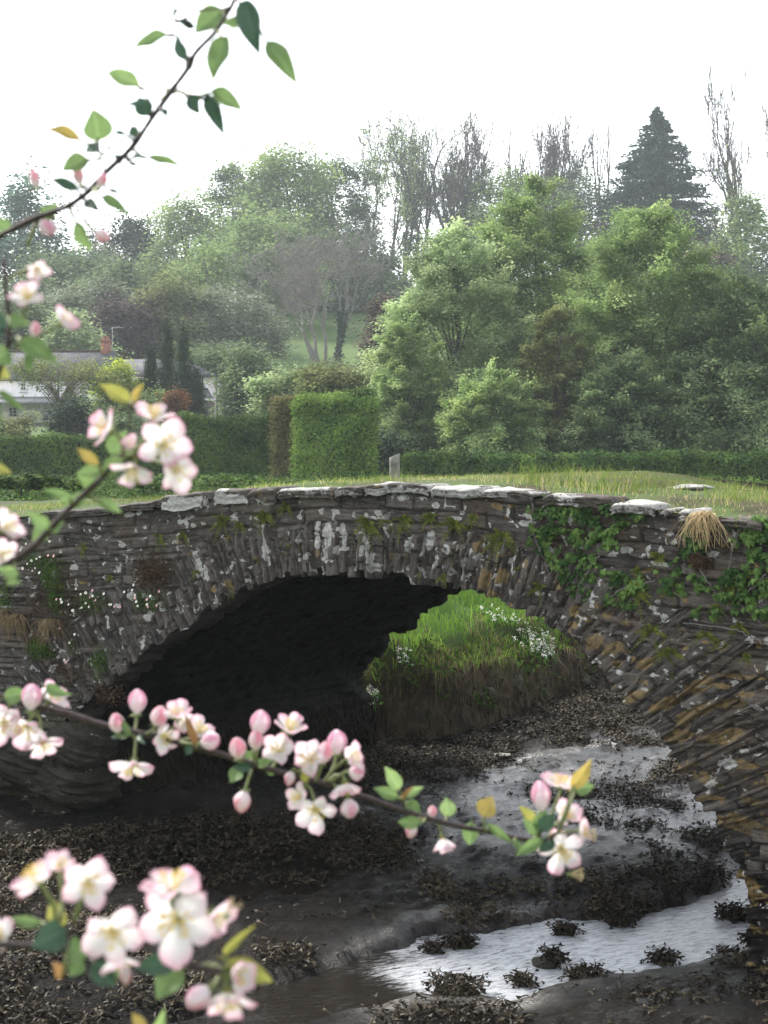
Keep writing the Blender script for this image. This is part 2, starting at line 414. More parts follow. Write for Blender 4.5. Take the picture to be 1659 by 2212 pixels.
wet = .12+.88*sstep(40, -60, poly_sd(pX, pY, [(1050, 1640), (1300, 1590), (1480, 1580), (1620, 1850), (1300, 1860), (950, 1850), (900, 1760)]))
wet = np.maximum(wet, .7*sstep(.5, .1, MS)*sstep(500, 900, pX))
mud = np_mesh('riverbed', np.stack([MX, MY, MZ], -1).reshape(-1, 3), grid_faces(len(mx), len(my)), MUD, attrs={'dry': dry, 'weedy': 0*dry, 'wet': wet}, smooth=True)
tag(mud, kind='structure')
wx = np.arange(-6, 9, .06); wy = np.arange(3.4, 15, .06); WX, WY = np.meshgrid(wx, wy, indexing='ij')
WH = WZ+(fbm(WX*2.2+WY*1.1, WY*5-WX*2, 1, 3)-.5)*.020
wpx, wpy = to_px(np.stack([WX, WY, WH], -1)); rif_glare = sstep(690, 960, wpx+(fbm(WX*2, WY*2, 5, 3)-.5)*300)
water = np_mesh('water', np.stack([WX, WY, WH], -1).reshape(-1, 3), grid_faces(len(wx), len(wy)), WATER, smooth=True, attrs={'riffle_glare': rif_glare})
tag(water, kind='structure')

# ------------------------------------------------------------------ the bridge
TOPU = [-16, -9, -4.58, -3.93, -3.01, -2.32, -1.77, -1.0, .09, .96, 1.36, 1.75, 2.31, 2.66, 3.2, 9, 16]
TOPZ = [-1.1, -.88, -.735, -.66, -.585, -.51, -.45, -.40, -.36, -.37, -.40, -.43, -.46, -.48, -.50, -.66, -.9]
def top(u): return np.interp(u, TOPU, TOPZ)
INU = np.array([-3.80, -3.78, -3.74, -3.67, -3.61, -3.43, -3.12, -2.83, -2.54, -2.2, -1.88, -1.51, -1.1, -.61, 0, .53, .96, 1.48, 1.78, 1.98, 2.24, 2.49, 2.73, 2.95, 3.07, 3.14, 3.18, 3.2])
INZ = np.array([-4.4, -4.1, -3.75, -3.3, -2.85, -2.53, -2.28, -2.08, -1.89, -1.7, -1.51, -1.31, -1.16, -1.1, -1.09, -1.13, -1.2, -1.35, -1.55, -1.74, -1.95, -2.2, -2.52, -2.9, -3.2, -3.61, -4.0, -4.4])
# smooth and resample by arc length
def resample(px_, pz_, n):
    s = np.r_[0, np.cumsum(np.hypot(np.diff(px_), np.diff(pz_)))]
    t = np.linspace(0, s[-1], n); u, z = np.interp(t, s, px_), np.interp(t, s, pz_)
    k = np.ones(25)/25
    up = np.convolve(np.pad(u, 12, 'edge'), k, 'valid'); zp = np.convolve(np.pad(z, 12, 'edge'), k, 'valid')
    return up, zp, s[-1]
NS = 760
AU, AZ, ALEN = resample(INU, INZ, NS)
dU, dZ = np.gradient(AU), np.gradient(AZ); dl = np.hypot(dU, dZ)
NU_, NZ_ = -dZ/dl, dU/dl                     # outward normal of the intrados (up at the crown)
NZb = NZ_+np.interp(AU, [-3.5, -2, 0, 1.2, 2.2, 3.2], [.10, .12, .2, .1, -.22, .02]); nl = np.hypot(NU_, NZb); NU2, NZ2 = NU_/nl, NZb/nl     # stones dip a little towards the opening
ss = np.linspace(0, ALEN, NS)
uc = AU                                      # ring depth grows from the crown to the haunches
RL = np.interp(uc, [-4, -3.5, -2.6, -1.6, -.4, .6, 1.5, 2.2, 2.8, 3.2], [1.1, 1.0, .66, .50, .38, .40, .52, .85, 1.45, 1.75])
def cuts(L, lo, hi, r, start=0.):
    c = [start]
    while c[-1] < L: c.append(c[-1]+r.uniform(lo, hi)*(.6 if r.random() < .3 else 1))
    return np.array(c)
r2 = np.random.default_rng(3)
bridge = thing('stone_bridge', 'low humped bridge of dark slate masonry with one wide arch over the muddy stream', 'bridge', (0, 0, 0))

# lichen seen on the face: white patches (X, Y, half width, half height, tilt) and orange ones
WPATCH = [(410,1087,48,16,-4),(520,1074,42,14,0),(585,1075,22,14,0),(330,1092,18,6,0),(700,1060,30,8,0),(760,1052,60,7,0),(900,1055,60,10,0),
 (860,1052,70,8,3),(872,1073,11,9,0),(1010,1062,80,9,3),(1110,1068,50,6,3),(1190,1110,14,8,0),(1217,1126,8,6,0),(942,1092,9,7,0),(915,1076,8,4,0),
 (1330,1108,16,6,0),(1437,1100,12,7,0),(1355,1188,15,9,0),(1450,1152,10,5,-15),(1435,1143,6,4,0),(1478,1165,5,4,0),(1437,1335,9,8,0),(1425,1218,18,5,10),
 (1540,1197,10,6,0),(1372,1160,7,4,0),(1575,1650,18,10,0),(583,1185,9,32,-14),(430,1215,9,30,-22),(452,1237,7,14,-20),(690,1165,7,20,-5),(715,1155,10,28,-8),(712,1190,6,24,-5),
 (745,1155,7,26,-10),(735,1188,6,12,0),(893,1178,6,20,4),(932,1170,11,24,20),(920,1190,5,18,12),(970,1187,9,12,10),(1025,1190,6,8,10),(1038,1205,8,8,20),(945,1215,6,18,20),(1010,1215,6,12,25),
 (1110,1220,5,24,-20),(295,1288,15,12,35),(325,1330,9,10,35),(266,1177,8,6,0),(165,1225,10,6,0),(213,1161,4,4,0),(420,1135,8,6,0),(275,1112,9,6,0),(200,1127,9,6,0),(190,1107,9,5,0),(540,1144,6,5,0),(650,1165,5,8,0),
 (648,1118,7,6,0),(735,1105,7,6,0),(820,1107,9,6,0),(795,1112,6,5,0),(765,1070,8,5,0),(700,1105,5,4,0),(985,1120,16,5,0),(1140,1130,16,5,0),(60,1250,7,5,0),(300,1108,8,5,0)]
OPATCH = [(1075,1092,13,8,0),(1108,1093,7,4,0),(1040,1185,9,12,0),(1050,1245,14,22,20),(1090,1240,16,20,30),(1070,1283,10,9,0),(1140,1215,6,8,0),(1245,1348,14,9,0),(1248,1320,12,12,0),(1110,1305,8,6,0),
 (1330,1400,30,10,-30),(1285,1385,24,14,-40),(1335,1435,14,9,-20),(1485,1399,12,6,0),(1400,1430,30,14,-25),(1300,1480,22,12,-25),(1380,1500,34,9,-25),(1440,1520,40,10,-28),(1520,1475,34,13,-25),(1600,1460,60,7,0),(1500,1540,46,12,-26),
 (1590,1520,40,9,-8),(1620,1500,16,8,0),(1380,1560,26,8,-25),(1470,1590,34,12,-20),(1560,1590,50,12,-14),(1620,1650,30,9,0),(1430,1620,14,6,0),(1500,1650,14,7,0),(1540,1720,24,6,0),(1600,1760,20,5,0),(1480,1560,20,8,0),(1560,1480,20,6,0),
 (1180,1100,6,4,0),(1030,1110,5,3,0),(770,1150,6,8,0),(655,1185,6,7,0),(560,1210,5,9,0),(690,1195,5,9,0),(500,1160,8,5,0),(545,1160,6,5,0),(500,1262,8,12,-20),(470,1272,7,7,0),(390,1172,7,4,0),(420,1195,8,5,0),(205,1232,7,4,0),(120,1265,20,6,0),(180,1258,12,4,0),
 (1530,1385,10,5,0),(1420,1212,10,4,0),(1230,1167,6,4,0),(1315,1330,8,5,0),(850,1200,6,8,0),(1210,1265,6,10,0),(1080,1200,7,5,0)]
def lichen(u, z, s_=0):
    """strength 0..1 of white and of orange lichen at points of the face"""
    wv = np.zeros(u.shape); ov = np.zeros(u.shape)
    wz = (fbm(u*9, z*9, 1, 4)-.5); wz2 = (fbm(u*9+50, z*9, 2, 4)-.5)
    for lst, arr, amp in ((WPATCH, wv, .9), (OPATCH, ov, 1.15)):
        for X, Y, a, b, t in lst:
            cu, cz = face_uz(X, Y); cu, cz = float(cu), float(cz)
            k = (12-cu*SN)/FPX
            a_, b_ = a*k/ .93, b*k
            m_ = (np.abs(u-cu) < 2.2*max(a_, b_)) & (np.abs(z-cz) < 2.2*max(a_, b_))
            if not m_.any(): continue
            du, dz = u[m_]-cu, z[m_]-cz; c, s = math.cos(math.radians(t)), math.sin(math.radians(t))
            x_, y_ = du*c-dz*s, du*s+dz*c
            r = np.hypot(x_/a_, y_/b_)+wz[m_]*amp*1.3
            arr[m_] = np.maximum(arr[m_], .95*sstep(1.22, .82, r))
    sp = fbm(u*15, z*15, 4, 3); ov = np.maximum(ov, sstep(.66, .76, sp)*.62*(.5+.5*sstep(-1, 2.5, u)))
    low = sstep(-1.7, -2.5, z)*sstep(1.6, 2.4, u)
    ov = np.maximum(ov, sstep(.50, .64, fbm(u*5-z*3, z*13+u*4, 5, 4))*.62*low)
    sp2 = fbm(u*19+9, z*19, 8, 3); wv = np.maximum(wv, sstep(.645, .74, sp2)*.68)
    return wv, ov
def lam(a, b, s=0):
    """thin ledges of layered slate, along a, stepped across b"""
    f = fbm(a*2.2, b*30, s, 3)
    return .6*f+.4*np.round(f*5)/5
def face_field(a, b, ca, rows, s):
    """protrusion of stones: a runs along a stone, b across the courses"""
    ri = np.clip(np.searchsorted(rows, b)-1, 0, len(rows)-2)
    t0, t1 = rows[ri], rows[ri+1]; de = np.minimum(b-t0, t1-b)
    off = h3(ri, ri*0, ri*0, s)
    L = ca*(.7+1.1*h3(ri, ri*0+3, ri*0, s)); q = a/L+off*7.3
    q = q+.22*np.sin(q*2.1+ri)                # uneven lengths
    ci = np.floor(q); fa = np.abs(q-ci-.5); dea = (.5-fa)*L
    rs = h3(ri, ci, ri*0, s+1); r2_ = h3(ri, ci, ri*0+1, s+2); r3_ = h3(ri, ci, ri*0+2, s+3)
    wob = (fbm(a*14, b*14, s, 2)-.5)*.012
    j = sstep(0, .012, np.minimum(de, dea)+wob)
    p = (rs-.5)*.045+(r2_-.5)*.5*(b-t0-(t1-t0)/2)*.6+lam(a+rs*40, b, s)*.030+(fbm(a*6, b*6, s+9, 4)-.5)*.05
    return p*j-.026*(1-j), rs, r3_

# parapet and spandrel face
fu = np.concatenate([np.arange(-9, -5.4, .06), np.arange(-5.4, 3.9, .0165), np.arange(3.9, 9, .06)]); NV = 270
tt = np.linspace(0, 1, NV)
zb = -4.3
U = np.repeat(fu[:, None], NV, 1); Zt = top(U)-.055
Zf = Zt+(zb-Zt)*tt[None]**1.0
warp = Zf-(top(U)-top(0))*sstep(-2.8, -.9, Zf)+(fbm(U*.8, Zf*1.2, 3, 3)-.5)*.16
rows = -4.6+cuts(4.6, .045, .15, r2)
p, tone, r3_ = face_field(U, warp, .42, rows, 11)
sc_ = np.interp(U, AU[:], np.arange(NS)); 
inz = np.interp(U, AU, AZ, left=-9, right=-9)
rlz = np.interp(U, AU, RL, left=0, right=0)
# distance of each face point from the arch line, to cut the hole behind the ring
ins = in_poly(U, Zf, list(zip(AU+NU2*.10, AZ+NZ2*.10))+[(3.3, -5), (-3.9, -5)])
wv, ov = lichen(U, Zf)
# pier foot on the right and rock foot on the left stand proud
p = p+.22*sstep(-3.2, -3.9, Zf)*sstep(2.6, 3.1, U)+.10*sstep(-2.2, -3.0, Zf)*sstep(-3.2, -3.8, U)
p += sstep(.0, .09, Zt-Zf)*0
damp = sstep(-2.6, -3.3, Zf+(fbm(U*2, Zf*4, 2, 3)-.5)*.8)*.85
damp = damp*np.where(U < 0, .75, 1)
moss = sstep(-3.0, -3.5, Zf)*.9*sstep(.35, .6, fbm(U*3, Zf*3, 6, 3))+sstep(-1.0, -2.2, Zf)*sstep(.45, .62, fbm(U*2.5, Zf*2.5, 8, 4))*.8*(U < -1.5)
uvf = np.stack([U+tone*9, warp+tone*3], -1)
V = FW(U, -p, Zf)
fk = ~(ins[:-1, :-1] & ins[1:, 1:] & ins[1:, :-1] & ins[:-1, 1:])
at = {'tone': tone, 'wht': wv, 'org': ov, 'damp': damp, 'moss': moss}
np_mesh('spandrel_wall', V.reshape(-1, 3), grid_faces(len(fu), NV, fk), STONE, bridge, at, smooth=False, uv=uvf.reshape(-1, 2))

# ring of slates set on edge round the arch, turning under into the vault
th = cuts(ALEN, .035, .11, r2); rj = np.clip(np.searchsorted(th, ss)-1, 0, len(th)-2)
jag = (r2.random(len(th))-.45)*.075; jg = jag[rj]+ (fbm(ss*18, ss*0, 1, 2)-.5)*.02
rlen = 1+(r2.random(len(th))-.5)*.4
NQ = 74; NB = 12
q = np.linspace(0, 1, NQ)[None]
S2 = np.repeat(ss[:, None], NQ, 1)
Rr = jg[:, None]+(RL*rlen[rj])[:, None]*q
pr, tn, _ = face_field(Rr*1.0+h3(rj, rj*0, rj*0)[:, None]*5, S2+.16*(fbm(Rr*2.2, S2*1.6, 1, 3)-.5), .26, th, 23)
edge = sstep(1.0, .90, q); Ur0, Zr0 = AU[:, None]+NU2[:, None]*Rr, AZ[:, None]+NZ2[:, None]*Rr
pr = pr*1.0+.030+ (h3(rj, rj*0+5, rj*0)[:, None]-.5)*.03+(fbm(Ur0*4, Zr0*4, 3, 4)-.5)*.07
pr = pr*edge-.06*(1-edge)
Ur, Zr = AU[:, None]+NU2[:, None]*Rr, AZ[:, None]+NZ2[:, None]*Rr
lim = top(Ur)-.17-.03*np.sin(Ur*9); over = Zr > lim; pr = np.where(over, -.10, pr); Zr = np.minimum(Zr, lim+.02)
pr = pr+.22*sstep(-3.2, -3.9, Zr)*sstep(2.6, 3.1, Ur)
wv, ov = lichen(Ur, Zr)
streak = sstep(.60, .70, fbm(S2*14, Rr*3, 31, 3))*sstep(2.2, .5, np.abs(Ur))*.85*sstep(.05, .2, q)
wv = np.maximum(wv, streak*.8)
dampr = sstep(-2.4, -3.1, Zr+(fbm(Ur*2, Zr*4, 2, 3)-.5)*.8)*.85
backw = np.linspace(.36, .02, NB)[None]
Ub = (AU+NU2*jg)[:, None]+0*backw; Zb = (AZ+NZ2*jg)[:, None]+0*backw
ub_ = (fbm(S2[:, :NB]*6, backw*6+0*Ub, 4, 3)-.5)*.05
Vr = np.concatenate([FW(Ub+NU_[:, None]*ub_, backw+0*Ub-pr[:, :1]*.8, Zb+NZ_[:, None]*ub_), FW(Ur, -pr, Zr)], 1)
z12 = np.zeros((NS, NB))
at = {'tone': np.concatenate([np.repeat(tn[:, :1], NB, 1), tn], 1), 'wht': np.concatenate([z12, wv], 1), 'org': np.concatenate([z12, ov], 1),
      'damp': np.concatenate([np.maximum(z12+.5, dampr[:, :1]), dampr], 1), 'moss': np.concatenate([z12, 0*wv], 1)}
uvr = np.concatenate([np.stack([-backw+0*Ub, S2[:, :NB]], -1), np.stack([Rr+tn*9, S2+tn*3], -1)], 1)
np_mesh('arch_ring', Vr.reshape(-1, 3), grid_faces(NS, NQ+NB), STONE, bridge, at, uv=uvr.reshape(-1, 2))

# the vault
bwid = np.concatenate([np.arange(.30, 4.75, .06), [4.8]]); NBW = len(bwid)
Sv, Bv = np.meshgrid(ss[::2], bwid, indexing='ij')
vr = cuts(ALEN, .05, .16, r2)
pv, tv_, _ = face_field(Bv, Sv+(fbm(Bv*1.5, Sv, 3, 2)-.5)*.1, .5, vr, 41)
jb = np.where(Bv > 4.6, (r2.random(len(vr))[np.clip(np.searchsorted(vr, Sv)-1, 0, len(vr)-1)]-.3)*.12, 0)
pv = -.02-pv*1.5-jb
lowv = sstep(-2.7, -3.6, AZ[::2])[:, None]
pv = pv-lowv*(.12+.25*fbm(Bv*1.5, Sv*2, 5, 3))*(AU[::2] < 0)[:, None]
Uv, Zv = AU[::2][:, None]+NU_[::2][:, None]*-pv*-1, AZ[::2][:, None]+NZ_[::2][:, None]*pv
Zv = Zv+.40*(Bv/4.8)*sstep(-1.75, -1.15, AZ[::2])[:, None]  # unseen far crown shaped higher to let more sky light onto the water
at = {'tone': tv_*.6, 'wht': 0*Sv, 'org': 0*Sv, 'damp': 0*Sv+1., 'moss': sstep(-2.6, -3.4, Zv)*.5}  # full strength paints the vault's shade over its damp stone
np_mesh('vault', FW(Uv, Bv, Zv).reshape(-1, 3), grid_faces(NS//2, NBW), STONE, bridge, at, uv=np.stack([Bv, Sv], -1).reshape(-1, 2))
# far face and ends, plain masonry
fu2 = np.arange(-9, 9.01, .09); tt2 = np.linspace(0, 1, 44)
U2 = np.repeat(fu2[:, None], 44, 1); Z2 = top(U2)-.04+(-4.4-top(U2))*tt2[None]
in2 = in_poly(U2, Z2, list(zip(AU, AZ+.40*sstep(-1.75, -1.15, AZ)))+[(3.3, -5), (-3.9, -5)])
p2, t2, _ = face_field(U2, Z2, .4, rows, 51)
z0 = 0*U2
np_mesh('far_wall', FW(U2, 4.8+p2, Z2).reshape(-1, 3), grid_faces(len(fu2), 44, ~(in2[:-1, :-1] | in2[1:, 1:] | in2[1:, :-1] | in2[:-1, 1:])), STONE, bridge,
        {'tone': t2, 'wht': z0, 'org': z0, 'damp': z0+.3, 'moss': z0+.3}, uv=np.stack([U2, Z2], -1).reshape(-1, 2))

# coping slabs along the near edge
def slab(u0, u1, z, th_, w0, w1, tilt, s, jitter=.5):
    nu, nw = max(4, int((u1-u0)/.022)), 12
    a = np.linspace(0, 1, nu)[:, None]; b = np.linspace(0, 1, nw)[None]
    uu = u0+(u1-u0)*a+0*b; ww = w0+(w1-w0)*b+0*a
    uu = uu+(fbm(ww*9+s, uu*0, s, 2)-.5)*.03*np.where(a < .5, 1, -1)*(np.abs(a-.5) > .45)
    front = (fbm(uu*5, 0, s, 3)-.5)*.09*(1-b)**2
    zt = z+top(uu)-top((u0+u1)/2)+(fbm(uu*5, ww*5, s, 4)-.5)*.05+tilt*(uu-(u0+u1)/2)
    edge_ = np.minimum(np.minimum(a, 1-a)*(u1-u0), .1)
    zt = zt-.018*(1-sstep(0, .03, edge_))-.02*(1-sstep(0, .12, b))
    T_ = np.stack([uu, ww+front, zt], -1)
    th2 = th_*(.75+.5*fbm(uu*6, 0, s+5, 2))
    # front skirt: layered edge of the slab
    ks = 6; sk = []
    for k in range(1, ks+1):
        f = k/ks; sk.append(np.stack([uu[:, 0], (ww+front)[:, 0]+(.012*((k*7+int(s)) % 3)-.008)+(fbm(uu[:, 0]*20, k*3., s, 2)-.5)*.03, zt[:, 0]-th2[:, 0]*f], -1))
    sk = np.stack(sk[::-1], 1)
    A_ = np.concatenate([sk, T_], 1)
    back = A_[:, -1:].copy(); back[..., 2] -= th_; A_ = np.concatenate([A_, back], 1)
    e0 = A_[:1].copy(); e0[..., 2] = np.minimum(e0[..., 2], z-th_*.9); e1 = A_[-1:].copy(); e1[..., 2] = np.minimum(e1[..., 2], z-th_*.9)
    return np.concatenate([e0, A_, e1], 0)
cop = [(345, 362, -.006), (362, 452, .012), (470, 548, .01), (548, 566, .0), (566, 612, .012), (614, 735, -.01), (738, 800, .0), (802, 935, .012), (937, 1048, .0), (1050, 1160, .0),
       (1185, 1330, .01), (1330, 1425, .0), (1428, 1452, -.03), (1472, 1510, -.01), (255, 343, -.02), (100, 252, -.03), (1560, 1659, -.05)]
for k, (xa, xb, up) in enumerate(cop):
    ua = float(face_uz(xa, 1060)[0]); ub2 = float(face_uz(xb, 1060)[0]); um = (ua+ub2)/2
    A_ = slab(ua+.006, ub2-.006, float(top(um))+up, (.10 if xa in (362, 470, 566) else .045)+.04*r2.random(), -.065-.03*r2.random(), .20+.12*r2.random(), r2.uniform(-.03, .03), k*3.7)
    n0, n1 = A_.shape[:2]
    Vp = FW(A_[..., 0], A_[..., 1], A_[..., 2])
    white = (.16 if k in (5, 6, 9, 10, 11, 12, 13) else .26)+.6*sstep(.44, .58, fbm(A_[..., 0]*3+k*5, A_[..., 2]*9, k, 3))*(1 if xa > 340 else .15)-(.14 if xa < 340 or xa in (614, 1560) else 0)
    isT = np.zeros((n0, n1)); isT[:, 6:] = 1
    wh = white*np.where(isT > 0, 1.0, np.where((xa in (362, 470, 566)), 1.0, .66))
    at = {'tone': .5+0*wh, 'wht': np.clip(wh, 0, 1), 'org': sstep(.62, .72, fbm(A_[..., 0]*8, A_[..., 1]*8, k, 3))*.45, 'damp': 0*wh, 'moss': 0*wh}
    o = np_mesh('coping_stone', Vp.reshape(-1, 3), grid_faces(n0, n1), STONE, bridge, at, uv=np.stack([A_[..., 0]+k, A_[..., 1]+A_[..., 2]], -1).reshape(-1, 2))
# road across the bridge, turfed over
du = np.arange(-9, 9.01, .08); dw = np.linspace(0.0, 4.85, 48)
DU, DW = np.meshgrid(du, dw, indexing='ij')
DZ = top(DU)-.05+.07*sstep(.1, .6, DW)-.15*sstep(2.0, 4.8, DW)*sstep(0, 1.5, DU)+(fbm(DU*1.6, DW*1.6, 3, 4)-.5)*.07*sstep(0, .3, DW)
np_mesh('turfed_deck', FW(DU, DW, DZ).reshape(-1, 3), grid_faces(len(du), len(dw)), TURF, bridge, {'soil': .25+sstep(.5, .65, fbm(DU*2, DW*2, 8, 3))*.6}, smooth=True)
def deck_z(u, wd): return top(u)-.05+.07*sstep(.1, .6, wd)-.15*sstep(2.0, 4.8, wd)*sstep(0, 1.5, u)

# weathered bedrock foot below the left springing
ru = np.linspace(-6.2, -3.66, 150); rz = np.linspace(-2.45, -4.05, 110)
RU, RZ = np.meshgrid(ru, rz, indexing='ij')
lum = sstep(-2.5, -2.85, RZ)*sstep(-3.70, -4.35, RU+(fbm(RZ*3, RU, 4, 3)-.5)*.9)*sstep(-4.1, -3.45, RZ)
Wt = RZ+.35*(RU+4.5)+(fbm(RU*1.2, RZ*1.2, 2, 3)-.5)*.5
pk = lum*(.10+.75*np.maximum(fbm(RU*1.5, Wt*2.6, 13, 4)-.36, 0)*1.6+.10*np.round(fbm(RU*1.2, Wt*7, 14, 3)*7)/7+.05*fbm(RU*8, Wt*22, 15, 3))-.10*(1-lum)
zz_ = 0*RU
rock = np_mesh('rock_outcrop', FW(RU, -pk, RZ).reshape(-1, 3), grid_faces(150, 110), STONE,
    attrs={'tone': .45+.4*fbm(RU*2, Wt*6, 3, 3), 'wht': sstep(.63, .75, fbm(RU*3, Wt*5, 4, 3))*.45, 'org': sstep(.6, .72, fbm(RU*4, Wt*6, 5, 3))*.46, 'damp': sstep(-3.1, -3.6, RZ)*.6+.1, 'moss': sstep(-2.9, -3.5, RZ)*.9}, uv=np.stack([RU, Wt], -1).reshape(-1, 2))
tag(rock, 'lumpy layered bedrock bulging out under the left end of the arch', 'rock')

for (X, Y, r_, fl, lab) in [(172, 1612, .30, .55, 'upper jutting slab of rock at the left foot of the arch'), (150, 1690, .36, .5, 'broad middle bulge of rock at the left foot of the arch'), (118, 1765, .34, .45, 'lowest lichened lump of rock at the left foot of the arch'), (60, 1640, .40, .5, 'large rock bulge at the left edge under the wall')]:
    u_, z_ = face_uz(X, Y); th_ = np.linspace(0, np.pi, 60); ph = np.linspace(0, 2*np.pi, 90); A_, B_ = np.meshgrid(ph, th_, indexing='ij')
    D_ = np.stack([np.sin(B_)*np.cos(A_), np.sin(B_)*np.sin(A_), np.cos(B_)], -1); zz2 = D_[..., 2]*.8+D_[..., 0]*.3
    rr = r_*(.62+.55*fbm(D_[..., 0]*1.7+X, D_[..., 1]*1.7, D_[..., 2]*2, 4)+.34*np.round(fbm(D_[..., 0]*1.1+X, D_[..., 1]*1.1, zz2*9, 3)*9)/9-.10+.10*fbm(D_[..., 0]*7, D_[..., 1]*7, zz2*20, 3))
    V_ = D_*rr[..., None]*np.array([1.25, .9, fl*1.4]); V_ = V_@np.array([[CS, -SN, 0], [SN, CS, 0], [0, 0, 1]])+FW(np.array([float(u_)]), np.array([.05]), np.array([float(z_)]))[0]
    k_ = A_.size
    tag(np_mesh('rock_bulge', V_.reshape(-1, 3), grid_faces(90, 60), STONE, attrs={'tone': .3+.6*fbm(D_[..., 0]*3+X, D_[..., 1]*3, zz2*9, 3), 'wht': sstep(.62, .75, fbm(D_[..., 0]*4+X, D_[..., 1]*4, D_[..., 2]*4, 3))*.4, 'org': np.full(k_, .1), 'damp': np.full(k_, .72 if Y < 1750 else .85), 'moss': np.full(k_, .4)}, uv=np.stack([A_*r_, zz2*r_*2], -1).reshape(-1, 2)), lab, 'rock', 'rock bulges at the left foot of the arch')

# ------------------------------------------------------------------ plants and loose things at the bridge
def blades(n, base, h, lean, width, mat_, name, droop=0., seg=3, tintf=None, dirv=None, parent=None):
    """n grass blades: base (n,3), h heights, lean horizontal reach as a share of the height"""
    an = rng.random(n)*2*np.pi if dirv is None else dirv
    L = np.stack([np.cos(an), np.sin(an), 0*an], -1)
    sp_ = an+np.pi/2+rng.normal(0, .8, n); W = np.stack([np.cos(sp_), np.sin(sp_), 0*sp_], -1)
    V = []
    for k in range(seg+1):
        t = k/seg
        p_ = base+L*(lean*h*t**1.8)[:, None]+np.array([0, 0, 1.])*(h*(t-droop*t*t))[:, None]
        wd_ = (width*(1-t)**.7)[:, None]
        if k < seg: V += [p_-W*wd_/2, p_+W*wd_/2]
        else: V += [p_]
    V = np.stack(V, 1); k_ = 2*seg+1
    f4 = np.array([[2*i, 2*i+1, 2*i+3, 2*i+2] for i in range(seg-1)]); f3 = np.array([[2*seg-2, 2*seg-1, 2*seg]])
    off = (np.arange(n)*k_)[:, None, None]
    F = [(f4[None]+off).reshape(-1, 4), (f3[None]+off).reshape(-1, 3)]
    ti = rng.random(n) if tintf is None else tintf
    return np_mesh(name, V.reshape(-1, 3), F, mat_, parent, {'tint': np.repeat(ti, k_)})
# turf on the bridge
n = 30000
u = rng.uniform(-6.5, 5.5, n); wd = rng.uniform(0.0, 4.85, n)**1.0
cl = fbm(u*1.8, wd*1.8, 21, 3)
edge_ok = np.where(u > 2.3, wd > -.02, wd > .33) & ((u < 1.3) | (u > 2.35) | (wd > .36))
keepb = edge_ok & (rng.random(n) < sstep(.30, .55, cl)*.9+.25)
u, wd, cl = u[keepb], wd[keepb], cl[keepb]; n = len(u)
h = rng.uniform(.025, .06, n)*(.5+1.0*sstep(.45, .68, cl))*np.where(u > .6, 1.25, .8)
h = h*(1-.4*sstep(2, 4.5, wd)); tuft = rng.random(n) < .04; h = np.where(tuft, h*1.9, h)
tg = tag(blades(n, FW(u, wd, deck_z(u, wd)), h, rng.uniform(.2, 1.1, n), rng.uniform(.004, .008, n), GRASS_DECK, 'grass', tintf=np.clip(rng.random(n)*.8+.25*(h < .06)+.5*sstep(.55, .38, cl)+.55*(wd < 1.2)*(u > .8)*rng.random(n), 0, 1)),
    'short yellowing grass growing on top of the bridge', 'grass', kind='stuff')
# distinct taller tufts on the skyline of the road
for (X, Y, s, nb, lab) in [(1010, 1042, .13, 90, 'yellowed grass tuft on the bridge just right of the wooden post'), (1085, 1040, .14, 90, 'green grass tuft with long thin blades right of the yellowed one'),
        (1170, 1045, .15, 80, 'green grass tuft on the bridge above the left end of the ivy'), (1235, 1052, .13, 70, 'grass tuft on the bridge just left of the flat pale stone'),
        (1320, 1070, .09, 60, 'thin upright sprig of long grass in front of the flat pale stone'), (1445, 1050, .12, 90, 'yellow-green grass hummock right of the flat pale stone'),
        (1640, 1075, .17, 120, 'tall green grass tuft at the right edge of the picture on the bridge'), (1560, 1085, .10, 80, 'low straw-coloured grass tuft behind the hanging straw'),
        (745, 1042, .08, 40, 'sparse dry grass tuft on the bridge left of the wooden post'), (620, 1048, .05, 50, 'low green grass tuft behind the white coping at left')]:
    d = .93*12 if X > 900 else 12.9
    uu, _ = face_uz(X, Y); uu = float(uu)+.1; ww = .9 if X > 950 else .6
    ct = FW(np.array([uu]), np.array([ww]), deck_z(np.array([uu]), np.array([ww])))[0]
    b_ = ct+np.stack([rng.normal(0, .10, nb), rng.normal(0, .08, nb), 0*rng.random(nb)-.01], -1)
    o = blades(nb, b_, 1.45*s*rng.uniform(.5, 1.15, nb), rng.uniform(.2, 1.0, nb), rng.uniform(.005, .009, nb), GRASS_DECK, 'grass_tuft', tintf=np.clip(rng.normal(.45, .3, nb), 0, 1))
    tag(o, lab, 'grass', 'grass tufts on the bridge')
# grass and dead stems on the bank seen through the arch
n = 60000
x = rng.uniform(-1.5, 8, n); y = rng.uniform(17.5, 30, n)
z, s = G(x, y); px_, py_ = to_px(np.stack([x, y, z], -1))
m = (s > .16) & (px_ > 700) & (px_ < 1360) & (py_ < 1560) & (z > -3.1)
m &= rng.random(n) < np.clip(18.5/y, 0, 1)**1.5
x, y, z, s = x[m], y[m], z[m], s[m]; n = len(x)
o = blades(n, np.stack([x, y, z], -1), rng.uniform(.16, .36, n)*(1+.5*(s < .6)), rng.uniform(.3, 1.3, n), rng.uniform(.007, .012, n), GRASS_BANK, 'grass', droop=.35+.7*sstep(.8, .3, s),
           dirv=rng.normal(-1.9, .8, n), tintf=np.clip(fbm(x*1.2, y*1.2, 1, 3)*1.6-.4+rng.normal(0, .2, n), 0, 1))
tag(o, 'lush bright green grass on the bank seen through the arch', 'grass', kind='stuff')
n = 24000
x = rng.uniform(-1.5, 6, n); y = rng.uniform(17.5, 27, n); z, s = G(x, y)
m = (s > .10) & (s < 1.0) & (z > -3.55) & (rng.random(n) < .9)
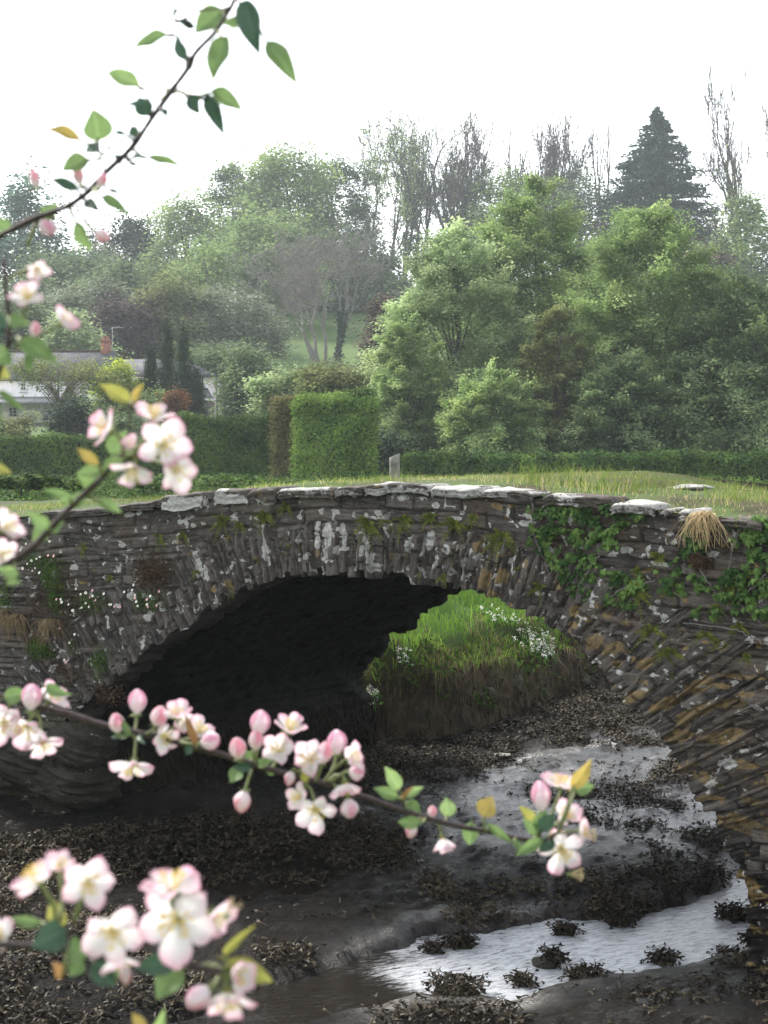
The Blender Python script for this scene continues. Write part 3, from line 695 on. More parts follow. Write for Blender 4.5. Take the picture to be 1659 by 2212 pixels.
x, y, z, s = x[m], y[m], z[m], s[m]; n = len(x)
hh = -rng.uniform(.12, .55, n)
o = blades(n, np.stack([x, y, z+.10], -1), hh, -rng.uniform(.25, .9, n), rng.uniform(.010, .022, n), STRAW, 'dead_grass', dirv=rng.normal(-1.6, .7, n),
           tintf=np.clip(sstep(-3.4, -2.95, z)*sstep(.35, .62, fbm(x*2.5, y*2.5, z*3, 3))*rng.uniform(.1, 1.3, n)+.05, 0, 1))
tag(o, 'brown dead grass and roots hanging down the bank below the green grass', 'dead grass', kind='stuff')

# seaweed on the mud
t4 = np.linspace(0, 1, 4)
fr = []
for t in t4: w_ = .075*(1-t)**.4+.02; fr += [(t, -w_, .35*t-.45*t*t), (t, w_, .35*t-.45*t*t)]
fr += [(1.15, .30, -.05), (1.1, -.28, .02), (.75, .04, .1)]
fr = np.array(fr); ff = [[0, 2, 3, 1], [2, 4, 5, 3], [4, 6, 7, 5]]; ff3 = [[7, 8, 10], [6, 10, 9]]
WR = [[(940,1900),(1100,1905),(1300,1890),(1450,1850),(1590,1800),(1600,1870),(1565,1912),(1480,1948),(1400,1970),(1374,1990),(1300,1998),(1180,1990),(1060,2015),(960,2000),(930,1960)],
      [(1210,1760),(1260,1715),(1400,1760),(1500,1800),(1590,1785),(1600,1840),(1440,1855),(1330,1800)], [(1250,1680),(1400,1700),(1490,1740),(1450,1775),(1300,1735)],
      [(700,1640),(850,1570),(1000,1590),(1130,1540),(1300,1430),(1390,1500),(1430,1590),(1340,1600),(1250,1600),(1100,1640),(1040,1670),(880,1690),(740,1740)],
      [(1400,1650),(1480,1655),(1510,1685),(1420,1685)], [(1270,1595),(1340,1580),(1450,1600),(1420,1620)], [(1130,1690),(1230,1700),(1260,1730),(1150,1740)],
      [(-40,1900),(120,1930),(260,1960),(320,2080),(520,2130),(600,2170),(560,2260),(-40,2260)], [(550,2040),(690,2050),(705,2090),(560,2085)],
      [(820,2160),(1000,2168),(1110,2172),(1130,2230),(800,2230)], [(1330,2125),(1560,2100),(1600,2160),(1400,2190)], [(1560,2080),(1680,2060),(1680,2200),(1600,2160)],
      [(-40,1800),(120,1790),(450,1770),(760,1740),(860,1790),(900,1880),(700,1900),(300,1905),(130,1930),(-40,1930)]]
DEN = [1, .9, .6, .95, .8, .5, .5, .75, .7, .8, .6, .8, .95]
n = 900000
x = rng.uniform(-5, 8, n); y = rng.uniform(8.8, 26, n)
kp = rng.random(n) < np.clip(y/26, .35, 1)
x, y = x[kp], y[kp]
g, gs_ = G(x, y); z, s = bed(x, y)
on_bank = g > z; zz = np.maximum(g, z)
px_, py_ = to_px(np.stack([x, y, zz], -1))
dn = np.zeros(len(x))
for poly, de in zip(WR, DEN):
    dd = poly_sd(px_, py_, poly); jit = (fbm(x*3, y*3, 2, 3)-.5)*60
    dn = np.maximum(dn, de*sstep(12, -14, dd+jit))
cover = sstep(.40, .54, fbm(x*2.7, y*2.7, 12, 4)); dn = dn*(.10+.9*cover)+.09*(fbm(x*6, y*6, 1, 2) > .62)
dn = np.where(on_bank & (g > -3.5) & (gs_ > 0), dn*.6, dn); dn = np.where(s < .0, 0, dn)
sel = (rng.random(len(x)) < dn) & (zz < -2.95) & (px_ > -60) & (px_ < 1740)
x, y, zz, s = x[sel], y[sel], zz[sel], s[sel]; n = len(x)
def weed_mesh(x, y, z, size, lift=.03):
    n = len(x); az = rng.random(n)*2*np.pi
    Nn = np.stack([rng.normal(0, .55, n), rng.normal(0, .55, n), np.ones(n)], -1)
    R = frames(Nn, az)
    return scatter(fr, [ff, ff3], np.stack([x, y, z+rng.uniform(.0, 1, n)**1.5*lift], -1), R, size[:, None]*np.array([[1, 1, 1.5]]))
V, F = weed_mesh(x, y, zz, rng.uniform(.04, .10, n)*.9, .01+.09*np.clip(dn[sel]-.3, 0, 1))
ti = np.clip(rng.normal(.42, .28, n)*np.where((px_[sel] < 720) & (py_[sel] > 1900), 1.5, 1), 0, 1)
tag(np_mesh('seaweed', V, F, WEED, attrs={'tint': np.repeat(ti, len(fr))}), 'olive brown seaweed strewn in clumps over the grey mud', 'seaweed', kind='stuff')
# weed hanging on the shaded foot of the vault and the bank
n = 15000
i = rng.integers(0, 150, n); k = rng.integers(0, NBW, n)
uu = (AU[::2])[i]; zz = (AZ[::2])[i]+rng.normal(0, .02, n); ww = bwid[k]+rng.normal(0, .03, n)
m = (zz < -2.95-.25*fbm(ww*2, zz*0, 2, 2)) & (zz > -3.9)
uu, zz, ww = uu[m]+.12+.25*sstep(-2.7, -3.6, zz[m])*.8, zz[m], ww[m]; n = len(uu)
V, F = blades_v = None, None
base = FW(uu, ww, zz)
o = blades(n, base, -rng.uniform(.05, .20, n), -rng.uniform(.1, .9, n), rng.uniform(.008, .02, n), WEED, 'seaweed', dirv=rng.normal(-.6, .8, n), tintf=np.clip(rng.normal(.04, .12, n), 0, 1))
tag(o, 'dark weed hanging from the shaded foot of the vault wall', 'seaweed', kind='stuff')
n = 9000
x = rng.uniform(-1.5, 5.5, n); y = rng.uniform(17.3, 26, n); z, s = G(x, y)
m = (s > -.05) & (s < .6) & (z > -3.9) & (z < -3.0)
x, y, z = x[m], y[m], z[m]; n = len(x)
o = blades(n, np.stack([x, y, z+.05], -1), -rng.uniform(.08, .25, n), -rng.uniform(.3, .9, n), rng.uniform(.012, .025, n), WEED, 'seaweed', dirv=rng.normal(-1.6, .8, n), tintf=np.clip(rng.normal(.3, .3, n), 0, 1))
tag(o, 'seaweed draped over the stony foot of the far bank', 'seaweed', kind='stuff')

def dfar(X, Y, up=True):
    out = np.zeros(len(X))
    for i_ in range(len(X)):
        ds = np.arange(17.4, 27, .1); xx = (X[i_]-CX)/FPX*ds; zz_ = (HZ-Y[i_])/FPX*ds; g_, _ = G(xx, ds)
        h_ = np.nonzero(g_+(.16 if up else 0) > zz_)[0]; out[i_] = ds[h_[0]] if len(h_) else 24
    return out
# sparse weeds and slumped turf on the bank's face
n = 26000
x = rng.uniform(-1.5, 6, n); y = rng.uniform(17.3, 27, n); z, s = G(x, y)
m = (s > .08) & (s < .9) & (z > -3.6) & (fbm(x*3.2, y*3.2, z*3.2, 3) > .54)
x, y, z = x[m], y[m], z[m]; k = len(x)
V, F = scatter(np.array([(0, 0, 0), (.5, .22, .05), (1.1, 0, -.1), (.5, -.22, .05)]), [[[0, 3, 2, 1]]], np.stack([x, y-.08, z+.06], -1), frames(np.array([[0, -.8, .6]])+rng.normal(0, .6, (k, 3)), rng.random(k)*6.3), rng.uniform(.04, .11, k))
tag(np_mesh('bank_weeds', V, F, HERB, attrs={'tint': np.repeat(rng.random(k), 4)}), 'dull green weeds scattered over the brown face of the far bank', 'weeds', kind='stuff')
# stones in the stream, each with its weed
def lump(name, c, r, flat, parent, mat_, s, attrs):
    th_ = np.linspace(0, np.pi, 18); ph = np.linspace(0, 2*np.pi, 28)
    A, B = np.meshgrid(ph, th_, indexing='ij')
    D = np.stack([np.sin(B)*np.cos(A), np.sin(B)*np.sin(A), np.cos(B)], -1)
    rr = r*(.65+.7*fbm(D[..., 0]*1.6+s, D[..., 1]*1.6, D[..., 2]*1.6+3, 3)+.12*np.round(fbm(D[..., 0]+s, D[..., 1], D[..., 2]*5, 2)*6)/6)
    V = D*rr[..., None]*np.array([1, .8, flat])+np.array(c)
    k = A.size
    return np_mesh(name, V.reshape(-1, 3), grid_faces(28, 18), mat_, parent, {a: np.full(k, v) for a, v in attrs.items()}, uv=np.stack([A*r, B*r], -1).reshape(-1, 2))
RK = [(995, 2040, 36, .9, 'small weed-covered stone at the left end of the shining water'), (935, 2052, 18, .8, 'smallest weedy stone at the far left of the shining water'),
      (1178, 2078, 42, 1., 'rounded brown stone with weed on its right side in mid stream'), (1432, 2076, 32, .9, 'black weedy stone near the lower bank of the stream'),
      (1566, 2066, 18, .9, 'small black stone where the stream meets the right mud bank'), (1586, 1978, 40, .8, 'broad weed-covered stone in the stream by the bridge pier'),
      (1628, 2036, 22, .9, 'weedy stone touching the foot of the right pier'), (1222, 2012, 30, .6, 'low weedy lump just below the main weed bank'),
      (1335, 1992, 34, .6, 'weedy lump at the edge of the main weed bank'), (985, 2140, 70, .8, 'large weed mound between water and mud at the bottom'),
      (1272, 2118, 55, .9, 'pointed weed mound at the lower edge of the stream'), (1130, 2122, 24, .4, 'thin patch of drifting weed left of the pointed mound')]
for k, (X, Y, r_, fl, lab) in enumerate(RK):
    d = -(WZ+.02)*FPX/(Y-HZ); c = P(X, Y, d); r = r_/FPX*d*.85
    t = thing('weedy_stone', lab, 'stone', c, 'weedy stones in the stream')
    lump('stone', (0, 0, -.01), r*.8, .45*fl, t, STONE, k*3.1, {'tone': .3, 'wht': 0, 'org': 0, 'damp': .3 if X == 1178 else .75, 'moss': .6})
    nn = int(40+r*1100)
    a = rng.random(nn)*2*np.pi; q_ = np.sqrt(rng.random(nn))
    wx_, wy_ = np.cos(a)*q_*r*1.05, np.sin(a)*q_*r*.9
    if X == 1178: wx_ = np.abs(wx_)*.9+.02
    wz_ = np.sqrt(np.clip(1-q_**2, 0, 1))*r*.45*fl
    V, F = weed_mesh(wx_, wy_, wz_, rng.uniform(.04, .085, nn))
    np_mesh('weed', V, F, WEED, t, {'tint': np.repeat(np.clip(rng.normal(.12 if Y < 2110 else .3, .15, nn), 0, 1), len(fr))})
t = lump('flat_stone', P(1084, 1630, 3.66*FPX/680), .10, .12, None, plain('pale_slate', (.22, .21, .19), .7, .3, 20), 9.7, {'tone': 1, 'wht': 0, 'org': 0, 'damp': 0, 'moss': 0})
tag(t, 'thin pale slate lying alone on the mud beyond the arch', 'stone')
t = lump('flat_stone', tuple(FW(np.array([1.92]), np.array([1.75]), np.array([-.40]))[0]), .17, .15, None, STONE, 4.4, {'tone': .9, 'wht': .58, 'org': .2, 'damp': 0, 'moss': 0})
t.scale = (1, 1, 1)
tag(t, 'flat pale stone lying in the grass on top of the bridge', 'stone')
for (X, Y, r_, lab) in [(1110, 1478, 20, 'mossy block half buried in the bank below the dead grass'), (1195, 1440, 18, 'upright pale stone in the bank under the white flowers'),
        (1170, 1500, 14, 'small pale stone near the foot of the far bank'), (1060, 1500, 16, 'narrow mossy stone in the shaded bank'), (1262, 1475, 15, 'rounded stone in the weed at the right end of the bank')]:
    d = float(dfar(np.array([X]), np.array([Y]), False)[0])+.02
    t = lump('bank_stone', P(X, Y, d), r_/FPX*d, 1.0, None, STONE, X*.1, {'tone': .9, 'wht': .12, 'org': .1, 'damp': .1, 'moss': .9}); tag(t, lab, 'stone', 'stones in the far bank')

# the post
d = 14.9; x0, y0, z0 = P(852, 1036, d)
hh = 52/FPX*d; th_ = np.linspace(0, 2*np.pi, 25)[:-1]; ks = np.linspace(0, 1, 14)
A, B = np.meshgrid(ks, th_, indexing='ij')
rr = .052*(1+.05*np.sin(B*5+1)+(fbm(np.cos(B)*3+5, np.sin(B)*3, A*1.5, 3)-.5)*.22)
Vp = np.stack([rr*np.cos(B), rr*np.sin(B), A*(hh+.08)-.08+A*.02*np.cos(B)*1.2], -1).reshape(-1, 3)
Vp = np.concatenate([Vp, [[0, 0, hh+.001]]])
i = np.arange(24); f4 = []
for a in range(13): f4.append(np.stack([a*24+i, a*24+(i+1) % 24, (a+1)*24+(i+1) % 24, (a+1)*24+i], -1))
POST = plain('weathered_wood', (.23, .225, .20), .85, .2, 9, .45, .01)
o = np_mesh('wooden_post', Vp, [np.concatenate(f4), np.stack([13*24+i, 13*24+(i+1) % 24, np.full(24, 14*24)], -1)], POST, smooth=False)
o.location = (x0, y0, z0); tag(o, 'short weathered grey wooden post standing on the far edge of the bridge', 'post')

# ---- ferns, ivy, daisies and tufts on the wall
NRM = np.array([-SN, -CS, 0.])
def wall_pt(X, Y, out=.03):
    u, z = face_uz(X, Y); return FW(np.atleast_1d(u), np.atleast_1d(-out+0*u), np.atleast_1d(z))
def fern_mesh(r, nf, s):
    rg = np.random.default_rng(s); T, Rm, S, ti = [], [], [], []
    for k in range(nf):
        a = rg.uniform(-.25, np.pi+.25) if rg.random() < .75 else rg.uniform(np.pi, 2*np.pi)
        L = r*rg.uniform(.65, 1.15); d0 = np.array([math.cos(a), 0, math.sin(a)]); ou = rg.uniform(.25, .8)
        e1 = np.array([CS, -SN, 0.])
        m_ = 11
        for q_ in range(1, m_+1):
            t = q_/m_
            c = e1*d0[0]*L*t+np.array([0, 0, 1])*(d0[2]*L*t-.55*L*t*t)+NRM*ou*L*(t-.45*t*t)
            tg_ = e1*d0[0]+np.array([0, 0, 1])*(d0[2]-1.1*t)+NRM*ou*(1-.9*t); tg_ /= np.linalg.norm(tg_)
            for sgn in (-1, 1):
                sd = np.cross(tg_, NRM)*sgn; sd /= np.linalg.norm(sd)+1e-9
                T.append(c); Rm.append((sd*.9+tg_*.35, NRM+.3*rg.normal(size=3))); S.append(r*.13*(1.15-t)+.004); ti.append(.15+.75*t*rg.uniform(.5, 1.1)*(.4 if k % 3 == 0 else 1))
    R = frames_from(np.array([a for a, b in Rm]), np.array([b for a, b in Rm]))
    V, F = scatter(np.array([(0, -.28, 0), (0, .28, 0), (.75, .24, .03), (1.15, 0, 0), (.75, -.24, .03)]), [[[0, 4, 2, 1]], [[4, 3, 2]]], np.array(T), R, np.array(S))
    return V, F, np.repeat(np.clip(ti, 0, 1), 5)
FERNS = [(487,1121,24,'large dark'),(522,1131,15,''),(577,1114,23,'spreading'),(622,1091,16,''),(347,1159,17,'bright'),(400,1154,15,'dark'),(185,1178,15,'yellowish'),(432,1236,13,''),(620,1171,12,''),(499,1266,14,''),(242,1244,9,'tiny'),
 (800,1129,27,'wide'),(839,1126,15,''),(874,1119,23,'dark'),(934,1114,19,''),(984,1129,26,'wide drooping'),(1024,1116,16,''),(1087,1161,34,'largest dark'),(994,1194,15,''),(914,1236,9,'tiny'),(962,1244,12,''),(1129,1229,17,'dark'),(1169,1266,17,''),
 (1424,1199,18,''),(1382,1229,13,''),(1457,1269,22,'yellow-green'),(1374,1274,32,'large'),(1412,1364,32,'large dark'),(1454,1409,26,'spreading bright'),(1442,1449,17,''),(1529,1374,25,'dark'),(1564,1394,16,''),(1599,1349,17,'dark'),(1584,1259,17,''),(1549,1309,15,''),(1617,1414,11,'tiny'),(545,1375//1,0,'')]
def where(X, Y):
    v = 'under the left coping' if X < 700 and Y < 1140 else 'on the left wall' if X < 460 and Y < 1260 else 'on the left half of the arch ring' if X < 760 else \
        'in the row under the coping at the crown' if X < 1060 and Y < 1150 else 'on the arch ring right of the crown' if X < 1200 else 'among the ivy on the right' if Y < 1330 else 'on the bare wall below the ivy'
    return v
from collections import defaultdict
cnt = defaultdict(int); ordw = ['first', 'second', 'third', 'fourth', 'fifth', 'sixth', 'seventh', 'eighth', 'ninth', 'tenth']
for (X, Y, r, ad) in sorted([f for f in FERNS if f[2] > 0]):
    wv_ = where(X, Y); cnt[wv_] += 1
    d = 12/(1+0)-float(face_uz(X, Y)[0])*SN
    V, F, ti = fern_mesh(r/FPX*d*1.45, 16 if r > 20 else 12, X)
    o = np_mesh('fern', V, F, FERN, attrs={'tint': ti}); o.location = wall_pt(X, Y+4, .02)[0]
    tag(o, f"{(ad+' ') if ad else ''}fern, {ordw[cnt[wv_]-1]} from the left {wv_}", 'fern', 'fern tufts on the bridge wall')
# ivy
il = np.array([(0, 0, 0), (-.12, .42, 0), (.18, .30, .03), (.42, .52, 0), (.48, .22, .04), (1.0, 0, -.06), (.48, -.22, .04), (.42, -.52, 0), (.18, -.30, .03), (-.12, -.42, 0), (.3, 0, .07)])
ilf = [[i_, i_+1, 10] for i_ in range(9)]+[[9, 0, 10]]
def ivy(name, regs, n, lab, size=.043, stems=()):
    t = thing(name, lab, 'ivy', (0, 0, 0), 'ivy on the right half of the bridge')
    A, B = [], []
    for poly, share in regs:
        poly = np.array(poly, float); lo, hi = poly.min(0), poly.max(0); k = int(n*share)
        X = rng.uniform(lo[0], hi[0], k*5); Y = rng.uniform(lo[1], hi[1], k*5)
        jit = (fbm(X/14., Y/14., 3, 3)-.5)*34
        ok = (poly_sd(X, Y, poly)+jit < 0) & (fbm(X/11., Y/11., 6, 2) > .53); A.append(X[ok][:k]); B.append(Y[ok][:k])
    X, Y = np.concatenate(A), np.concatenate(B); u, z = face_uz(X, Y); k = len(X)
    T = FW(u, -rng.uniform(.02, .07, k), z)
    Nn = NRM[None]*1.0+rng.normal(0, .38, (k, 3))+np.array([[0, 0, .45]])
    dn_ = np.array([[0, 0, -1.]])+rng.normal(0, .6, (k, 3))
    R = frames_from(dn_-Nn*np.sum(dn_*Nn, 1, keepdims=True)/np.sum(Nn*Nn, 1, keepdims=True), Nn)
    V, F = scatter(il, [ilf], T, R, size*rng.uniform(.55, 1.15, k))
    patch = fbm(X/22., Y/22., 9, 2)
    np_mesh('leaves', V, F, IVY, t, {'tint': np.repeat(np.clip(patch*1.5-.35+rng.normal(0, .22, k), 0, 1), 11)})
    for st in stems:
        pts = [wall_pt(a, b, .04+.02*math.sin(q_))[0] for q_, (a, b) in enumerate(st)]
        pts = np.array(pts); tt_ = np.linspace(0, len(pts)-1, 24); pts = np.stack([np.interp(tt_, range(len(pts)), pts[:, q_]) for q_ in range(3)], -1)
        pts[1:-1] += rng.normal(0, .006, (22, 3))
        V, F = path_tube(pts, np.linspace(.007, .003, 24), 5); np_mesh('stem', V, F, BARK_GREY, t)
ivy('ivy', [([(1150,1070),(1230,1075),(1300,1085),(1420,1090),(1400,1115),(1330,1150),(1340,1180),(1300,1195),(1240,1160),(1200,1170),(1190,1200),(1150,1190),(1145,1130)], .62),
            ([(1215,1165),(1260,1170),(1300,1200),(1290,1260),(1270,1310),(1240,1290),(1190,1190)], .22), ([(1300,1230),(1400,1240),(1400,1300),(1350,1330),(1300,1290)], .16)], 1500,
    'broad bright green ivy sheet hanging below the coping left of the hanging straw', stems=[[(1420,1255),(1360,1265),(1300,1300),(1245,1303)], [(1300,1200),(1270,1240),(1250,1300)], [(1155,1070),(1160,1150),(1200,1250)]])
ivy('ivy', [([(1475,1105),(1525,1110),(1530,1190),(1510,1230),(1600,1260),(1580,1290),(1500,1270),(1450,1220),(1480,1180)], .55), ([(1420,1230),(1500,1240),(1480,1290),(1420,1260)], .1)], 820,
    'darker ivy strand trailing down beneath the hanging straw', .044, [[(1490,1110),(1500,1200),(1560,1290)]])
ivy('ivy', [([(1575,1115),(1700,1115),(1700,1330),(1600,1330),(1560,1260),(1590,1190)], .9), ([(1480,1320),(1560,1300),(1540,1340)], .05)], 1150,
    'dark ivy mass at the right edge of the wall with bare pale stems', .046, [[(1610,1120),(1595,1170),(1560,1290)], [(1659,1240),(1600,1300),(1650,1345)], [(1480,1345),(1600,1360),(1680,1400)], [(1659,1130),(1600,1120),(1560,1118)]])
# leafy herbs and dead clumps on the left wall
def herb(X, Y, rx, ry, n, m_, lab, cat='plant', size=.022, name='wall_plant', out=.09, parent=None, grp='small plants on the left wall'):
    d = 12-float(face_uz(X, Y)[0])*SN; a, b = rx/FPX*d, ry/FPX*d
    e1 = np.array([CS, -SN, 0.])
    q_ = rng.normal(0, .5, (n, 2)); q_ = q_[np.hypot(q_[:, 0], q_[:, 1]) < 1.15]; n = len(q_)
    T = e1*(q_[:, :1]*a)+np.array([0, 0, 1])*(q_[:, 1:]*b)+NRM*(out*(1-.6*(q_**2).sum(1, keepdims=True))*rng.uniform(.2, 1, (n, 1)))
    R = frames(NRM+rng.normal(0, .7, (n, 3))+np.array([0, 0, .6]), rng.random(n)*6.3)
    V, F = scatter(np.array([(0, 0, 0), (.5, .3, .05), (1, 0, 0), (.5, -.3, .05)]), [[[0, 3, 2, 1]]], T, R, rng.uniform(.5, 1.3, n)*size)
    o = np_mesh(name, V, F, m_, parent, {'tint': np.repeat(rng.random(n), 4)})
    if parent is None: o.location = wall_pt(X, Y, .02)[0]; tag(o, lab, cat, grp)
    return o
for a in [(335, 1235, 62, 45, 1500, RED_HERB, 'reddish brown dead-looking bush on the left haunch of the arch'), (118, 1240, 40, 44, 900, HERB, 'dark green creeper on the left wall above the hanging straw'),
          (95, 1400, 42, 26, 1100, HERB, 'bright green leafy clump below the hanging straw at left'), (130, 1295, 28, 36, 600, HERB, 'green creeper patch between straw and arch at left'),
          (225, 1430, 34, 40, 420, HERB, 'green sprigs on the arch ring at lower left'), (110, 1320, 110, 80, 1700, RED_HERB, 'brown withered growth covering the far left of the wall'),
          (20, 1290, 30, 50, 400, HERB, 'green leaves at the left edge of the wall'), (250, 1500, 60, 30, 420, RED_HERB, 'dry sprigs at the lower left springing of the arch'),
          (160, 1450, 70, 30, 500, RED_HERB, 'dry brown growth on the wall at lower left'), (1515, 1210, 26, 22, 500, RED_HERB, 'rusty brown seedy clump among the ivy under the hanging straw')]: herb(*a)
# fleabane daisies
DA = [[(31,1185),(49,1185),(66,1187),(78,1173),(101,1173),(129,1168),(31,1207),(53,1216),(81,1216),(90,1209),(101,1205),(108,1201),(126,1198),(138,1199),(98,1225),(92,1231),(107,1235),(71,1226)],
      [(144,1292),(153,1292),(155,1298),(170,1303),(179,1316),(186,1269),(198,1310),(207,1300),(214,1308),(207,1278),(216,1288),(222,1285),(221,1273),(228,1294),(246,1280),(196,1281),(258,1303),(262,1303),(269,1307)],
      [(281,1308),(290,1276),(310,1261),(307,1272),(313,1283),(313,1289),(316,1297),(319,1306),(339,1303),(341,1308),(339,1292),(346,1285),(365,1275),(360,1305)],
      [(150,1355),(161,1422),(164,1427),(172,1385),(183,1367)]]
DL = ['daisy plant with small pink and white flowers at far left below the coping', 'daisy plant with a spray of tiny white flowers in the middle of the left wall',
      'daisy plant with white and pink flowers beside the arch on the left', 'small daisy plant with few flowers low on the left wall']
an = np.linspace(0, 2*np.pi, 13)[:-1]
dv = np.concatenate([np.stack([np.cos(an), np.sin(an), .08+0*an], -1), [[0, 0, 0]]])
df = [[i_, (i_+1) % 12, 12] for i_ in range(12)]
DP = plain('pink_daisy', (.62, .34, .38), .7)
dc = np.concatenate([np.stack([.38*np.cos(an), .38*np.sin(an), .10+0*an], -1), [[0, 0, .22]]])
proto = None
for pts, lab in zip(DA, DL):
    cxm, cym = np.mean([p_[0] for p_ in pts]), np.mean([p_[1] for p_ in pts])
    c0 = wall_pt(cxm, cym+8, .02)[0]
    t = thing('daisy_plant', lab, 'flowers', c0, 'daisy plants on the left wall')
    f = herb(cxm, cym, 55 if len(pts) > 6 else 15, 26, 600 if len(pts) > 6 else 90, HERB, '', parent=t, name='foliage', size=.018)
    for q_, (X, Y) in enumerate(pts):
        if proto is None:
            me = [np_mesh('daisy', dv, [df], m_, None) for m_ in (WHITE_DOT, DP)]; ce = np_mesh('centre', dc, [df], YELLOW_DOT, None)
            proto = [m_.data for m_ in me], ce.data
            for o_ in me+[ce]: bpy.data.objects.remove(o_)
        o_ = bpy.data.objects.new('daisy', proto[0][1 if (X*7+Y) % 5 == 0 else 0]); col.objects.link(o_); o_.parent = t
        o_.location = Vector(wall_pt(X, Y, .13)[0]-c0); nv = Vector(NRM+np.array([rng.normal(0, .3), 0, .35+rng.normal(0, .2)]))
        o_.rotation_mode = 'QUATERNION'; o_.rotation_quaternion = nv.to_track_quat('Z', 'Y'); s_ = .0125*random.uniform(.8, 1.2); o_.scale = (s_, s_, s_)
        c_ = bpy.data.objects.new('centre', proto[1]); col.objects.link(c_); c_.parent = o_
# hanging straw tufts
def straw(X, Y, w_, L, n, lab, m_=STRAW_PALE, out=.18):
    d = 12-float(face_uz(X, Y)[0])*SN
    c = wall_pt(X, Y, .05)[0]; e1 = np.array([CS, -SN, 0.])
    b = c+e1*(rng.normal(0, .28, (n, 1))*w_/FPX*d)+NRM*rng.uniform(0, out*.3, (n, 1))+np.array([0, 0, 1])*rng.uniform(-.02, .02, (n, 1))
    V = []; seg = 5; hl = L/FPX*d*rng.uniform(.25, 1.1, n)**1.2; sx = rng.normal(0, .55, n); ou = rng.uniform(.2, 1, n)*out; wd_ = rng.uniform(.0025, .0055, n)
    for k in range(seg+1):
        t = k/seg
        p_ = b+e1*(sx*hl*t+.03*np.sin(t*5+sx*20)*t)[:, None]+NRM*(ou*np.sin(min(1, t*1.6)*1.57))[:, None]+np.array([0, 0, 1])*((.18*t-1.1*t*t)*hl)[:, None]
        V += [p_-e1*(wd_*(1-t*.7))[:, None], p_+e1*(wd_*(1-t*.7))[:, None]]
    V = np.stack(V, 1); f4 = np.array([[2*i_, 2*i_+1, 2*i_+3, 2*i_+2] for i_ in range(seg)])
    F = (f4[None]+(np.arange(n)*2*(seg+1))[:, None, None]).reshape(-1, 4)
    o = np_mesh('dry_grass_tuft', V.reshape(-1, 3), F, m_, attrs={'tint': np.repeat(rng.random(n), 2*(seg+1))})
    tag(o, lab, 'dry grass', 'dry grass hanging on the bridge')
straw(1537, 1108, 26, 74, 130, 'pale straw-coloured tuft hanging over the edge of the wall at right')
STRAW_MID = leaf_mat('brown_straw', (.09, .066, .036), (.26, .20, .115), trans=.25)
straw(20, 1318, 34, 58, 130, 'brown straw tuft at the left edge of the wall', STRAW_MID, .12); straw(52, 1328, 30, 70, 140, 'middle one of three brown straw tufts hanging on the left wall', STRAW_MID, .12)
straw(128, 1338, 34, 56, 120, 'brown straw tuft nearest the arch on the left wall', STRAW_MID, .12); straw(36, 1133, 60, 30, 160, 'short brown grass drooping over the wall top at far left', STRAW_MID, .08)
# white-flowered clumps on the far bank
fl8 = np.array([(1, 0, 0), (.6, .6, .1), (0, 1, 0), (-.6, .6, .1), (-1, 0, 0), (-.6, -.6, .1), (0, -1, 0), (.6, -.6, .1)])
def umbel(regs, nf, lab, dfn):
    t = thing('white_flowering_plant', lab, 'flowers', (0, 0, 0), 'white flowers on the far bank')
    X, Y = [], []
    for poly, share in regs:
        poly = np.array(poly, float); lo, hi = poly.min(0), poly.max(0); k = int(nf*share)
        a = rng.uniform(lo[0], hi[0], k*6); b = rng.uniform(lo[1], hi[1], k*6); ok = in_poly(a, b, poly); X.append(a[ok][:k]); Y.append(b[ok][:k])
    X, Y = np.concatenate(X), np.concatenate(Y); d = dfn(X, Y)
    T0 = np.stack([(X-CX)/FPX*d, d, (HZ-Y)/FPX*d], -1)
    T = (T0[:, None]+rng.normal(0, .012, (len(X), 7, 3))).reshape(-1, 3); k = len(T)
    V, F = scatter(fl8, [[list(range(8))]], T, frames(np.array([[0, -.6, .8]])+rng.normal(0, .3, (k, 3)), rng.random(k)*6), np.full(k, .0075))
    np_mesh('flowers', V, F, WHITE_DOT, t)
    k = len(T0)*9
    Tl = np.repeat(T0, 9, 0)+rng.normal(0, .05, (k, 3))+np.array([0, .05, -.07])
    V, F = scatter(np.array([(0, 0, 0), (.5, .35, .05), (1, 0, 0), (.5, -.35, .05)]), [[[0, 3, 2, 1]]], Tl, frames(np.array([[0, -.5, .8]])+rng.normal(0, .6, (k, 3)), rng.random(k)*6.3), rng.uniform(.03, .06, k))
    np_mesh('foliage', V, F, HERB_B, t, {'tint': np.repeat(rng.random(k), 4)})
HERB_B = leaf_mat('bright_herb', (.04, .11, .016), (.10, .24, .04), trans=.4)
umbel([([(1030,1310),(1060,1300),(1120,1330),(1180,1360),(1200,1400),(1180,1425),(1130,1400),(1090,1360)], .35), ([(1120,1360),(1195,1375),(1200,1420),(1160,1415)], .5)], 190, 'mass of tiny white flowers spilling down the bank beside the arch edge', dfar)
umbel([([(850,1400),(885,1395),(895,1440),(870,1445)], 1.)], 26, 'few white flower heads on dark leaves left of the bright grass', dfar)
umbel([([(770,1500),(800,1480),(825,1500),(800,1525),(775,1525)], 1.)], 46, 'dense white flower cluster at the far left foot of the bank', dfar)

